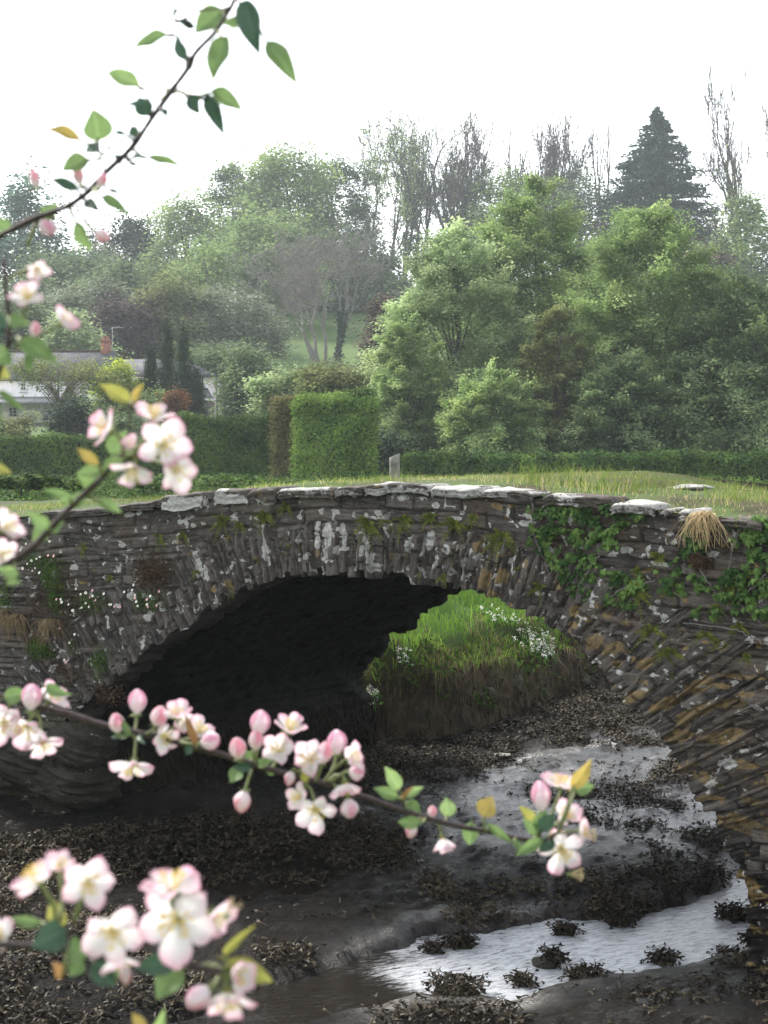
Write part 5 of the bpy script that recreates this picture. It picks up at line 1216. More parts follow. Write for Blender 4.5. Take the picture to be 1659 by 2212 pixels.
# bare and thin trees on the skyline and the big bare one before the field
SK = 'thin trees on the skyline'
def bt(name, lab, X, Yt, hw, d, **k):
    for a_, v_ in (('trop', .05), ('spread', .55), ('first', .30)): k.setdefault(a_, v_)
    bare_tree(name, lab, X, Yt, hw, d, grp=k.pop('grp', SK), **k)
bt('bare_tree', 'wide bare grey twiggy tree standing before the green field', 700, 462, 190, 150, grp=None, levels=6, bark=BARK_PALE, first=.13, stems=5, ivy_=0, seed=5, minr=.017, spread=.5, side=.36, trop=.10)
bt('ivy_clad_tree', 'dark ivy-covered trunk beside the wide bare grey tree', 728, 610, 26, 146, grp=None, levels=2, first=.5, ivy_=1500, seed=6, lsz=.26, minr=.05, rt=.25)
bt('leafing_tree', 'tall sparsely leafed tree at the left end of the thin skyline row', 830, 258, 93, 225, leaf='spring', nleaf=7500, bark=BARK, stems=2, ivy_=1500, lsz=.30, seed=11, minr=.03)
bt('leafing_tree', 'tallest sparsely leafed tree with small pale leaves on the skyline', 905, 203, 104, 228, leaf='spring', nleaf=5500, bark=BARK, stems=2, ivy_=1200, lsz=.28, seed=12, minr=.03)
bt('leafing_tree', 'light-leaved skyline tree behind the tallest one', 868, 240, 85, 240, leaf='spring', nleaf=4200, bark=BARK, stems=2, ivy_=600, lsz=.30, seed=31, minr=.03)
bt('leafing_tree', 'fine-twigged leafing tree between the forked tree and the gap', 1000, 262, 75, 240, leaf='olive', nleaf=1800, bark=BARK, stems=2, ivy_=900, lsz=.28, seed=32, minr=.03)
bt('bare_tree', 'broad fine-twigged tree behind the dense-topped one', 1200, 250, 80, 244, leaf='olive', nleaf=900, bark=BARK, stems=2, ivy_=900, lsz=.28, seed=33, minr=.03)
bt('bare_tree', 'bare forked tree right of the tallest one', 965, 232, 93, 226, leaf='olive', nleaf=900, bark=BARK, stems=3, ivy_=1200, lsz=.24, seed=13, minr=.035)
bt('bare_tree', 'thin bare tree beside the gap in the skyline', 1030, 225, 62, 230, levels=4, bark=BARK, ivy_=300, lsz=.26, seed=14, minr=.04)
bt('bare_tree', 'solitary thin pole tree with an ivy clump half way up', 1100, 240, 39, 230, levels=3, bark=BARK, rt=.3, ivy_=700, lsz=.28, seed=15, minr=.04)
bt('bare_tree', 'bare tree left of the dense-topped one', 1165, 262, 78, 232, levels=5, bark=BARK, stems=2, ivy_=500, lsz=.28, seed=16, minr=.035)
bt('bare_tree', 'bare tree with the densest twiggy top', 1228, 226, 85, 232, levels=5, bark=BARK, stems=3, ivy_=800, lsz=.28, seed=17, minr=.035, side=.7)
bt('bare_tree', 'bent bare tree just left of the spruce', 1302, 250, 54, 226, levels=3, bark=BARK, rt=.42, ivy_=200, lsz=.28, seed=18, minr=.05, spread=.6, trop=.08)
bt('bare_tree', 'very tall bare tree near the right edge, higher than the spruce', 1605, 126, 120, 205, leaf='spring', nleaf=400, bark=BARK, stems=2, ivy_=1200, lsz=.28, seed=19, minr=.03)
bt('bare_tree', 'bare tree cut by the right edge of the picture', 1672, 180, 71, 205, levels=5, bark=BARK, ivy_=500, lsz=.28, seed=20, minr=.035)
bt('bare_tree', 'twiggy leafless tree sticking up at left behind the apple twig tips', 315, 440, 70, 215, levels=5, bark=BARK, stems=2, ivy_=200, lsz=.28, seed=21, minr=.03)
bt('bare_tree', 'thin bare tree left of the brown thicket near the right edge', 1545, 380, 58, 200, levels=4, leaf='spring', nleaf=200, bark=BARK, ivy_=200, lsz=.28, seed=22, minr=.035)

# ------------------------------------------------------------------ the cottages
RENDER = plain('pink_render', (.86, .77, .80), .85, .2, 2, .06); RWHITE = plain('white_render', (.75, .73, .73), .85, .2, 2, .07)
def slate_mat():
    m, t = mat('slate_roof'); n = N(t)
    uv = n('ShaderNodeUVMap').outputs[0]; b = n('ShaderNodeTexBrick'); n.l(uv, b.inputs[0])
    b.inputs['Color1'].default_value = (.085, .09, .105, 1); b.inputs['Color2'].default_value = (.145, .145, .165, 1); b.inputs['Mortar'].default_value = (.03, .03, .035, 1)
    b.inputs['Scale'].default_value = 1; b.inputs['Brick Width'].default_value = .34; b.inputs['Row Height'].default_value = .24; b.inputs['Mortar Size'].default_value = .012
    nz = n.noise(n('ShaderNodeTexCoord').outputs['Object'], 1.2, 4); c = n.mix(n.ramp(nz, .45, .7, 0, .5), b.outputs[0], (.15, .14, .12))
    p = n('ShaderNodeBsdfPrincipled'); n.l(c, p.inputs['Base Color']); p.inputs['Roughness'].default_value = .95; p.inputs['Specular IOR Level'].default_value = .1; n.out(p.outputs[0]); return m
SLATE = slate_mat(); GLASS = plain('window_glass', (.02, .025, .03), .08, .8); FRAME = plain('white_paint', (.75, .74, .72), .5, .4)
BRICK = plain('red_brick', (.25, .115, .085), .85, .2, 8, .3, .01); DARKMET = plain('black_gutter', (.02, .02, .022), .5, .4); RUBBLE = plain('rubble_stone', (.13, .11, .10), .9, .2, 3.5, .6, .05)
CLAY = plain('clay_pot', (.28, .14, .10), .8, .2, 8, .2); RIDGE = plain('ridge_tile', (.16, .09, .07), .8, .2, 8, .2); GREYMET = plain('grey_metal', (.35, .36, .38), .4, .5, metallic=.5)
WOOD = plain('old_timber', (.16, .14, .12), .85, .2, 6, .3)
def boxv(x0, x1, y0, y1, z0, z1):
    v = np.array([(x, y, z) for x in (x0, x1) for y in (y0, y1) for z in (z0, z1)], float)
    return v, [np.array([[0, 1, 3, 2], [4, 6, 7, 5], [0, 4, 5, 1], [2, 3, 7, 6], [0, 2, 6, 4], [1, 5, 7, 3]])]
def polyroof(pts_list):
    """roof planes as slabs; uv in metres"""
    Vs, Fs, UVs, n = [], {}, [], 0
    for q in pts_list:
        q = np.array(q, float); e = q[1]-q[0]; e /= np.linalg.norm(e); nn = np.cross(q[1]-q[0], q[-1]-q[0]); nn /= np.linalg.norm(nn); f = np.cross(nn, e)
        lo = q-nn*.10; k = len(q); v = np.concatenate([q, lo]); Vs.append(v); UVs.append(np.stack([(v-q[0])@e, (v-q[0])@f], -1))
        Fs.setdefault(k, []).append([n+i for i in range(k)]); Fs[k].append([n+k+i for i in range(k)][::-1])
        for i in range(k): Fs.setdefault(4, []).append([n+i, n+k+i, n+k+(i+1) % k, n+(i+1) % k])
        n += 2*k
    return np.concatenate(Vs), [np.array(v) for v in Fs.values()], np.concatenate(UVs)
def window(par, x0, x1, z0, z1, y, cols, rows_, arch=False):
    fr_ = []; th_ = .07
    for b in [(x0-.02, x0+th_, z0, z1), (x1-th_, x1+.02, z0, z1), (x0+th_, x1-th_, z1-th_, z1+.02), (x0+th_, x1-th_, z0-.02, z0+th_)]: fr_.append(boxv(b[0], b[1], y-.05, y+.02, b[2], b[3]))
    for c in range(1, cols): xx = x0+(x1-x0)*c/cols; fr_.append(boxv(xx-.02, xx+.02, y-.035, y+.01, z0+th_, z1-th_))
    for r in range(1, rows_): zz = z0+(z1-z0)*r/rows_; fr_.append(boxv(x0+th_, x1-th_, y-.03, y+.005, zz-.02, zz+.02))
    V, F = joinm(fr_); w_ = np_mesh('window', V, F, FRAME, par)
    V, F = boxv(x0+.03, x1-.03, y-.012, y-.002, z0+.03, z1-.03); np_mesh('pane', V, F, GLASS, w_)
    V, F = boxv(x0-.10, x1+.10, y-.14, y+.0, z0-.12, z0-.02); np_mesh('sill', V, F, FRAME, w_)
DC = 112.0; k = DC/FPX
def wx_(X): return (X-CX)*k
def wz_(Y): return (HZ-Y)*k
gz_ = wz_(925)
# right-hand, pink cottage
c1 = thing('cottage', 'pink-white two-storey cottage with hipped slate roof behind the cypresses', 'cottage', (wx_(370), DC, gz_))
ox, oz = wx_(370), gz_
X0, X1 = wx_(262)-ox, wx_(466)-ox; ev = wz_(810)-oz; rg_ = wz_(771)-oz; D1 = 6.2
V, F = boxv(X0, X1, 0, D1, -1.5, ev); np_mesh('wall', V, F, RENDER, c1)
ym = D1/2; xr = X1-3.1
Vr_, Fr_, uvr_ = polyroof([[(X0-.3, -.35, ev-.06), (X1+.35, -.35, ev-.06), (xr, ym, rg_), (X0-.3, ym, rg_)], [(X1+.35, -.35, ev-.055), (X1+.35, D1+.35, ev-.055), (xr, ym, rg_+.004)], [(X1+.35, D1+.35, ev-.06), (X0-.3, D1+.35, ev-.06), (X0-.3, ym, rg_-.003), (xr, ym, rg_-.003)]])
rf = np_mesh('roof', Vr_, Fr_, SLATE, c1, uv=uvr_)
V, F = joinm([boxv(X0-.3, X1+.38, -.46, -.36, ev-.16, ev-.04), boxv(X1+.36, X1+.46, -.46, D1+.3, ev-.16, ev-.04)]); np_mesh('gutter', V, F, DARKMET, rf)
V, F = tubes([[X1+.10, -.08, ev-.1]], [[X1+.10, -.08, -1]], [.055], [.055], 8); np_mesh('downpipe', V, F, DARKMET, c1)
window(c1, wx_(429)-ox, wx_(440)-ox+.06, wz_(841)-oz, wz_(812)-oz, -.01, 2, 3)
window(c1, wx_(290)-ox, wx_(303)-ox, wz_(845)-oz, wz_(822)-oz, -.01, 2, 3); window(c1, wx_(345)-ox, wx_(356)-ox, wz_(841)-oz, wz_(815)-oz, -.01, 2, 3)
# lean-to with stone wall and slate pent roof
lx0, lx1 = wx_(424)-ox, wx_(463)-ox
V, F = boxv(lx0, lx1, -1.9, -.005, -1.5, wz_(866)-oz); np_mesh('stone_porch', V, F, RUBBLE, c1)
Vr_, Fr_, uvr_ = polyroof([[(lx0-.15, -2.1, wz_(862)-oz), (lx1+.15, -2.1, wz_(862)-oz), (lx1-.5, -.02, wz_(838)-oz), (lx0-.15, -.02, wz_(838)-oz)]]); np_mesh('porch_roof', Vr_, Fr_, SLATE, c1, uv=uvr_)
V, F = boxv(lx0-.1, lx1+.1, -2.14, -2.06, wz_(867)-oz, wz_(862.5)-oz); np_mesh('fascia', V, F, FRAME, c1)
sx0, sx1 = X1+.01, wx_(486)-ox
V, F = boxv(sx0, sx1, 1.0, 4.5, -1.5, wz_(862)-oz); np_mesh('stone_annexe', V, F, RUBBLE, c1)
Vr_, Fr_, uvr_ = polyroof([[(sx0, .7, wz_(862)-oz), (sx1+.2, .7, wz_(862)-oz), (sx1+.2, 2.7, wz_(838)-oz), (sx0, 2.7, wz_(838)-oz)], [(sx1+.2, 4.8, wz_(862)-oz), (sx0, 4.8, wz_(862)-oz), (sx0, 2.7, wz_(838)-oz-.003), (sx1+.2, 2.7, wz_(838)-oz-.003)]]); np_mesh('annexe_roof', Vr_, Fr_, SLATE, c1, uv=uvr_)
window(c1, wx_(469.5)-ox, wx_(479)-ox, wz_(894)-oz, wz_(868)-oz, .99, 2, 3)
# left-hand cottage, nearer gable on its right
c2 = thing('cottage', 'long slate-roofed white cottage at left with red brick chimney and veranda', 'cottage', (wx_(140), DC-1.5, gz_))
ox2 = wx_(140); X0, X1 = wx_(-90)-ox2, wx_(236)-ox2; ev = wz_(820)-oz; rg_ = wz_(754)-oz; D2 = 7.4; ym = D2/2
V, F = boxv(X0, X1, 0, D2, -1.5, ev); np_mesh('wall', V, F, RWHITE, c2)
gp = np.array([(X1, 0, ev), (X1, D2, ev), (X1, ym, rg_-.08), (X1-.3, 0, ev), (X1-.3, D2, ev), (X1-.3, ym, rg_-.08)])
np_mesh('gable', gp, [np.array([[0, 1, 2], [5, 4, 3]]), np.array([[0, 2, 5, 3], [2, 1, 4, 5], [1, 0, 3, 4]])], RUBBLE, c2)
Vr_, Fr_, uvr_ = polyroof([[(X0, -.35, ev-.08), (X1+.12, -.35, ev-.08), (X1+.12, ym, rg_), (X0, ym, rg_)], [(X1+.12, D2+.35, ev-.08), (X0, D2+.35, ev-.08), (X0, ym, rg_-.003), (X1+.12, ym, rg_-.003)]])
rf = np_mesh('roof', Vr_, Fr_, SLATE, c2, uv=uvr_)
V, F = boxv(X0, X1-1.1, ym-.12, ym+.12, rg_-.02, rg_+.05); np_mesh('ridge_tiles', V, F, RIDGE, rf)
cx0, cx1 = wx_(208)-ox2, wx_(226)-ox2
V, F = joinm([boxv(cx0, cx1, ym-.45, ym+.45, rg_-.9, wz_(735)-oz), boxv(cx0-.06, cx1+.06, ym-.51, ym+.51, wz_(735)-oz, wz_(731)-oz)]); ch = np_mesh('chimney', V, F, BRICK, rf)
for q in (.27, .73):
    xc = cx0+(cx1-cx0)*q; V, F = tubes([[xc, ym, wz_(731)-oz]], [[xc, ym, wz_(722)-oz]], [.15], [.12], 12); np_mesh('chimney_pot', V, F, CLAY, ch)
ax = wx_(231)-ox2
V, F = tubes([[ax, ym, rg_-1.5], [ax-.05, ym, wz_(703)-oz], [ax-.2, ym, wz_(706)-oz], [ax+.35, ym-.25, wz_(703.5)-oz], [ax+.6, ym-.25, wz_(703.5)-oz]], [[ax, ym, wz_(701)-oz], [ax+.9, ym, wz_(703)-oz], [ax+.6, ym, wz_(700)-oz], [ax+.35, ym+.25, wz_(703.5)-oz], [ax+.6, ym+.25, wz_(703.5)-oz]], np.array([.03, .02, .015, .015, .015]), np.array([.025, .02, .015, .015, .015]), 6)
np_mesh('aerial', V, F, GREYMET, c2)
# veranda
vz = wz_(872)-oz; vz2 = wz_(858)-oz
Vr_, Fr_, uvr_ = polyroof([[(wx_(-90)-ox2, -2.6, vz), (wx_(196)-ox2, -2.6, vz), (wx_(196)-ox2, -.02, vz2), (wx_(-90)-ox2, -.02, vz2)]])
vr_o = np_mesh('veranda_roof', Vr_, Fr_, plain('pale_sheet_roof', (.20, .20, .21), .7, .2, 3, .2), c2)
for X in (-20, 30, 82, 119, 160, 194):
    V, F = boxv(wx_(X)-ox2-.06, wx_(X)-ox2+.06, -2.5, -2.38, -1.2, vz-.02); np_mesh('post', V, F, WOOD, c2)
V, F = joinm([boxv(wx_(62)-ox2, wx_(160)-ox2, -2.47, -2.42, wz_(a)-oz, wz_(a)-oz+.05) for a in (899, 908)]+[boxv(wx_(X)-ox2, wx_(X)-ox2+.03, -2.46, -2.43, wz_(908)-oz+.051, wz_(899)-oz-.001) for X in range(64, 160, 4)]); np_mesh('railing', V, F, DARKMET, c2)
for a, b in ((30, 48), (4, 14), (140, 155), (178, 190)): window(c2, wx_(a)-ox2, wx_(b)-ox2, wz_(902 if a < 60 else 897)-oz, wz_(880 if a < 60 else 876)-oz, -.01, 2, 3)
for a, b in ((55, 67), (110, 122), (185, 197)): window(c2, wx_(a)-ox2, wx_(b)-ox2, wz_(846)-oz, wz_(828)-oz, -.01, 2, 2)
V, F = boxv(wx_(110)-ox2, wx_(122)-ox2, -.06, -.01, wz_(925)-oz, wz_(882)-oz); np_mesh('door', V, F, FRAME, c2)
V, F = boxv(wx_(-120), wx_(255), DC-6.4, DC-6.0, wz_(960), wz_(915)-.15); o = np_mesh('garden_wall', V, F, RUBBLE); tag(o, 'low stone terrace wall before the veranda of the left cottage', 'wall')

# ------------------------------------------------------------------ valley haze
hm, ht = mat('haze_air'); nn = N(ht); vo = nn('ShaderNodeVolumePrincipled')
vo.inputs['Color'].default_value = (.86, .92, 1, 1); vo.inputs['Density'].default_value = .00042; vo.inputs['Anisotropy'].default_value = .3
ho = nn('ShaderNodeOutputMaterial'); nn.l(vo.outputs[0], ho.inputs['Volume'])
V, F = boxv(-2600, 2600, -310, 5100, -135, 75); hb = np_mesh('haze', V, F, hm); tag(hb, 'thin pale haze filling the valley', 'haze', kind='stuff')

# ------------------------------------------------------------------ apple tree branches close to the camera
def apple_leaf_mat(name, a, b, trans=.45):
    m, t = mat(name); n = N(t)
    uv = n('ShaderNodeUVMap').outputs[0]; sp = n('ShaderNodeSeparateXYZ'); n.l(uv, sp.inputs[0])
    ax = n.math('ABSOLUTE', sp.outputs[1])
    c = n.mix(n.noise(n.scaled(uv, (3, 3, 1)), 2, 4), a, b)
    c = n.mix(n.ramp(ax, .035, .0, 0, .55), c, [min(1, v*1.8+.03) for v in b])
    wv_ = n('ShaderNodeTexWave'); n.l(n.math('ADD', sp.outputs[0], n.math('MULTIPLY', ax, -.9)), wv_.inputs['Vector']); wv_.inputs['Scale'].default_value = 3.2
    c = n.mix(n.ramp(wv_.outputs['Fac'], .85, 1, 0, .25), c, [v*1.5 for v in b])
    p = n('ShaderNodeBsdfPrincipled'); n.l(c, p.inputs['Base Color']); p.inputs['Roughness'].default_value = .5; p.inputs['Specular IOR Level'].default_value = .35
    tr = n('ShaderNodeBsdfTranslucent'); n.l(c, tr.inputs['Color']); mx = n('ShaderNodeMixShader'); mx.inputs[0].default_value = trans
    n.l(p.outputs[0], mx.inputs[1]); n.l(tr.outputs[0], mx.inputs[2]); n.out(mx.outputs[0]); return m
LM = {'g': apple_leaf_mat('apple_leaf_green', (.12, .19, .075), (.20, .29, .11)), 'd': apple_leaf_mat('apple_leaf_dark', (.035, .075, .05), (.06, .11, .07), .25),
      'l': apple_leaf_mat('apple_leaf_pale', (.22, .34, .12), (.33, .44, .18)), 'y': apple_leaf_mat('apple_leaf_yellow', (.28, .29, .07), (.36, .34, .09)),
      'o': apple_leaf_mat('apple_leaf_orange', (.38, .26, .07), (.42, .34, .10)), 'b': apple_leaf_mat('apple_leaf_brown', (.26, .13, .06), (.34, .2, .08))}
def petal_mat(name, tipc, amt):
    m, t = mat(name); n = N(t)
    cv_ = n('ShaderNodeCombineXYZ'); n.l(n.math('MULTIPLY', n.attr('lat'), 7.), cv_.inputs[0]); n.l(n.math('MULTIPLY', n.attr('base'), 1.6), cv_.inputs[1])
    vn_ = n.noise(cv_.outputs[0], 1.6, 3)
    c = n.mix(n.ramp(n.math('ADD', n.attr('edge'), n.math('MULTIPLY', n.math('SUBTRACT', vn_, .5), .9)), .2, 1.0, .02, amt), (.84, .80, .82), tipc)
    c = n.mix(n.ramp(n.attr('base'), .2, 0., 0, .4), c, (.74, .77, .56))
    p = n('ShaderNodeBsdfPrincipled'); n.l(c, p.inputs['Base Color']); p.inputs['Roughness'].default_value = .55; p.inputs['Specular IOR Level'].default_value = .25
    tr = n('ShaderNodeBsdfTranslucent'); n.l(c, tr.inputs['Color']); mx = n('ShaderNodeMixShader'); mx.inputs[0].default_value = .45
    n.l(p.outputs[0], mx.inputs[1]); n.l(tr.outputs[0], mx.inputs[2]); n.out(mx.outputs[0]); return m
PMW = petal_mat('petal_white', (.80, .42, .56), .75); PMP = petal_mat('petal_pink', (.76, .36, .50), .95); PMB = petal_mat('bud_pink', (.76, .30, .39), .95)
STAM = plain('stamen_yellow', (.78, .58, .13), .6); STALK = plain('green_stalk', (.17, .19, .08), .6); CALYX = plain('calyx_green', (.20, .24, .09), .7)
SPENT = plain('spent_stamens', (.62, .48, .28), .7)
def mk(name, V, F, m_, attrs=None, smooth=True, uv=None):
    o = np_mesh(name, V, F, m_, None, attrs, smooth, uv=uv); me = o.data; bpy.data.objects.remove(o); return me
def leaf_shape(s_):
    nu, nv = 44, 9; t = np.linspace(0, 1, nu)[:, None]; v = np.linspace(-1, 1, nv)[None]
    w_ = (np.sin(np.pi*t**.82)**.85)*(1-.25*t)*.56*(1+.075*np.sin(np.arange(nu)[:, None]*2.1+s_)*(np.abs(v) > .9)); w_ = w_*(t > 0)+.0
    x_ = t+0*v; y_ = w_*v; z_ = .22*np.abs(v)*w_-.30*(t-.25)**2*(1 if s_ % 2 else .5)+.03*np.sin(t*9+s_)*np.abs(v)*w_*3
    return np.stack([x_, y_, z_+.02], -1).reshape(-1, 3), grid_faces(nu, nv), np.stack([x_, y_], -1).reshape(-1, 2)
LEAVES = {}
def leaf_me(c, s_):
    if (c, s_) not in LEAVES:
        V, F, U_ = leaf_shape(s_)
        pt, pf = path_tube(np.array([(-.22, 0, -.02), (-.1, 0, .005), (.0, 0, .02), (.15, 0, .01)]), [.02, .018, .016, .01], 6)
        me = mk('leaf', *joinm([(V, [F]), (pt, pf)]), LM[c], uv=np.concatenate([U_, pt[:, :2]])); LEAVES[(c, s_)] = me
    return LEAVES[(c, s_)]
def petal_shape(cup, s_):
    nu, nv = 17, 9; t = np.sin(np.linspace(0, np.pi/2, nu))[:, None]; v = np.linspace(-1, 1, nv)[None]
    w_ = np.where(t < .6, .33*(.2+.8*np.sin(np.pi/2*np.clip(t/.6, 0, 1))**1.3), .33*np.sqrt(np.clip(1-((t-.6)/.4)**2, 0, 1)))
    x_ = .06+.94*t-.06*v*v*t**3; y_ = w_*v
    z_ = cup*(.50*v*v*w_+.22*(t-.35)**2)+.05*np.sin(t*5+s_)*v*w_+.04*np.sin(v*4+s_)*t*t
    return np.stack([x_, y_, z_], -1).reshape(-1, 3), grid_faces(nu, nv), np.clip(.75*t**1.6+.35*np.abs(v)**2*t, 0, 1).ravel(), (t+0*v).ravel(), (v+0*t).ravel()
PET = {}
for nm_, cup in (('o', .9), ('c', 1.9)):
    for mm, m_ in (('w', PMW), ('p', PMP)):
        V, F, e, b, l = petal_shape(cup, len(PET)); PET[nm_+mm] = mk('petal', V, [F], m_, {'edge': e, 'base': b, 'lat': l})
def stamen_me(m_, L=.50, n=20, spread=.38, s_=1, nm_='stamens'):
    rg = np.random.default_rng(s_); a = rg.random(n)*6.283; q = rg.random(n)**.5*spread; tip = np.stack([np.cos(a)*q, np.sin(a)*q, L*rg.uniform(.75, 1.1, n)], -1)
    V1, F1 = tubes(tip*np.array([.25, .25, .05]), tip, np.full(n, .010), np.full(n, .008), 4)
    oc = np.array([(1, 0, 0), (0, 1, 0), (-1, 0, 0), (0, -1, 0), (0, 0, 1), (0, 0, -1)])*np.array([.045, .045, .06]); of = [[0, 1, 4], [1, 2, 4], [2, 3, 4], [3, 0, 4], [1, 0, 5], [2, 1, 5], [3, 2, 5], [0, 3, 5]]
    V2, F2 = scatter(oc, [of], tip, frames(rg.normal(0, 1, (n, 3)), a), np.ones(n))
    V, F = joinm([(V1, F1), (V2, F2)]); return mk(nm_, V, F, m_)
STM, STS = stamen_me(STAM), stamen_me(SPENT, .7, 22, .42, 3)
def calyx_me():
    V, F = path_tube(np.array([(0, 0, -.30), (0, 0, -.22), (0, 0, -.10), (0, 0, 0)])+1e-4, [.03, .07, .085, .11], 10)
    P_ = [(V, F)]
    for k in range(5):
        a = k*1.2566+.6; e = np.array([math.cos(a), math.sin(a), 0]); f = np.array([-math.sin(a), math.cos(a), 0])
        P_.append((np.array([e*.08+f*.06, e*.08-f*.06, e*.36-np.array([0, 0, .16]), e*.22+np.array([0, 0, -.02])]), [np.array([[0, 3, 1], [0, 2, 3], [3, 2, 1]])]))
    V, F = joinm(P_); return mk('calyx', V, F, CALYX)
CAL = calyx_me()
def bud_me(s_, opened=0.):
    P_ = []; E_ = []; B_ = []
    nu, nv = 14, 9
    for k in range(5):
        a0 = k*1.2566+s_; t = np.linspace(0, 1, nu)[:, None]; v = np.linspace(-1, 1, nv)[None]
        r = np.sin(np.pi*(t*.93+.03))**.75*(.40+.035*k)*(1+opened*t*t)+.01*k; an = a0+v*(.95-.25*t)+.25*t
        z_ = t*1.05-.06*v*v*t
        P_.append((np.stack([r*np.cos(an), r*np.sin(an), z_], -1).reshape(-1, 3), [grid_faces(nu, nv)])); E_.append((.15+.45*t+.55*(k % 2)*t-.25*np.abs(v)*(k % 2 == 0)+.1).ravel()); B_.append((t+.2+0*v).ravel())
    V, F = joinm(P_); return mk('bud', V, F, PMB if opened == 0 else PMP, {'edge': np.clip(np.concatenate(E_), 0, 1), 'base': np.clip(np.concatenate(B_), 0, 1)})
BUDS = {'b': bud_me(.3), 'B': bud_me(1.1, .35)}
def put(me, name, parent, M):
    o = bpy.data.objects.new(name, me); col.objects.link(o); o.parent = parent; o.matrix_basis = M; return o
def fr_M(Xa, Za, loc, s):
    X_ = Vector(Xa).normalized(); Z_ = Vector(Za); Y_ = Z_.cross(X_).normalized(); Z_ = X_.cross(Y_)
    s = s if hasattr(s, '__len__') else (s, s, s)
    return Matrix([[X_[i]*s[0], Y_[i]*s[1], Z_[i]*s[2], loc[i]] for i in range(3)]+[[0, 0, 0, 1]])
RB = random.Random(5)
def branch(lab, d, stem, r0, r1, leaves=(), flowers=(), buds=(), spurs=(), dslope=0.):
    """stem: pixel path; d metres from the camera; all parts hang on this branch"""
    def Q(X, Y, dd=0.): return np.array(P(X, Y, d+dslope*(X-stem[0][0])/1000+dd))
    o0 = Q(*stem[0]); t = thing('apple_branch', lab, 'branch', o0, 'apple branches in front')
    def tube(pts, ra, rb, name='twig', m_=TWIGBARK, dd=0.):
        pts = np.array([Q(*p_[:2], (p_[2] if len(p_) > 2 else 0)+dd)-o0 for p_ in pts]); n = len(pts); tt_ = np.linspace(0, n-1, max(10, n*7))
        q_ = np.stack([np.interp(tt_, range(n), pts[:, i]) for i in range(3)], -1)
        for _ in range(3): q_[1:-1] = (q_[:-2]+2*q_[1:-1]+q_[2:])/4
        k = len(q_); rad = np.linspace(ra, rb, k)*(1+.22*(fbm(np.linspace(0, n*3, k), 0, ra*1e4, 2)-.5)*2 if name == 'twig' else 1)
        V, F = path_tube(q_, rad, 8); return np_mesh(name, V, F, m_, t, smooth=True)
    px = d/FPX
    tube(stem, r0*px, r1*px)
    for sp in spurs: tube(sp[0], sp[1]*px, sp[1]*.6*px)
    for (bx, by, tx, ty, w_, c, *ex) in leaves:
        dd = RB.uniform(-.02, .02); a = Q(bx, by, dd); b = Q(tx, ty, dd+RB.uniform(-.012, .004)); X_ = b-a; L = np.linalg.norm(X_)
        roll = RB.uniform(-.5, .5); Z_ = Vector((math.sin(roll), -math.cos(roll), RB.uniform(.0, .5)))
        W = w_*px*1.06/(.86*math.cos(roll))
        best = None
        for path in [stem]+[sp[0] for sp in spurs]:
            for (qa, qb) in zip(path, path[1:]):
                for f_ in (0, .25, .5, .75, 1):
                    cx_, cy_ = qa[0]+(qb[0]-qa[0])*f_, qa[1]+(qb[1]-qa[1])*f_; dq = math.hypot(cx_-bx, cy_-by)
                    if best is None or dq < best[0]: best = (dq, cx_, cy_)
        if 4 < best[0] < 150:
            s0 = Q(best[1], best[2])-o0; e0 = a-o0+X_/L*L*.08; m0 = (s0+e0)/2+np.array([0, 0, -.0015]); V, F = path_tube(np.array([s0, m0, e0]), [.0012, .0009, .0008], 6)
            np_mesh('leaf_stalk', V, F, STALK if c not in 'd' else TWIGBARK, t, smooth=True)
        put(leaf_me(c, RB.randrange(4)), 'leaf', t, fr_M(X_, Z_, a-o0, (L, W, L)))
    for (X, Y, r, f, c, *ex) in flowers:
        # f: facing (right, towards camera, up); ex: stalk root
        dd = RB.uniform(-.025, .015); cpt = Q(X, Y, dd); s = r*px*(d+dslope*(X-stem[0][0])/1000)/d
        N_ = Vector((f[0], -f[1], f[2])).normalized(); ref = Vector((RB.uniform(-1, 1), RB.uniform(-1, 1), RB.uniform(-1, 1)))
        b_ = put(CAL, 'blossom', t, fr_M(ref-ref.project(N_), N_, cpt-o0, s))
        open_ = ex[1] if len(ex) > 1 else .28
        for k in range(5):
            a = k*1.2566+RB.uniform(-.12, .12); tl = open_+RB.uniform(-.16, .2)
            Mz = Matrix.Rotation(a, 4, 'Z') @ Matrix.Rotation(-tl, 4, 'Y') @ Matrix.Rotation(RB.uniform(-.2, .2), 4, 'X')
            sc_ = RB.uniform(.9, 1.08); pk_ = ('c' if RB.random() < .35 else 'o')+('p' if RB.random() < c+.22 else 'w')
            put(PET[pk_], 'petal', b_, Mz @ Matrix.Diagonal((sc_, sc_*RB.uniform(.92, 1.15), sc_, 1)))
        put(STM, 'stamens', b_, Matrix.Rotation(RB.random()*6, 4, 'Z'))
        if len(ex) > 0 and ex[0]:
            rt = Q(*ex[0]); st = cpt-np.array(N_)*s*.28; m1 = (rt+st)/2-np.array(N_)*s*.15+np.array([0, .004, 0])
            pts = np.array([rt, (rt+m1)/2, m1, (m1+st)/2-np.array(N_)*s*.05, st])-o0
            V, F = path_tube(pts, np.full(5, .0011), 6); np_mesh('stalk', V, F, STALK, t, smooth=True)
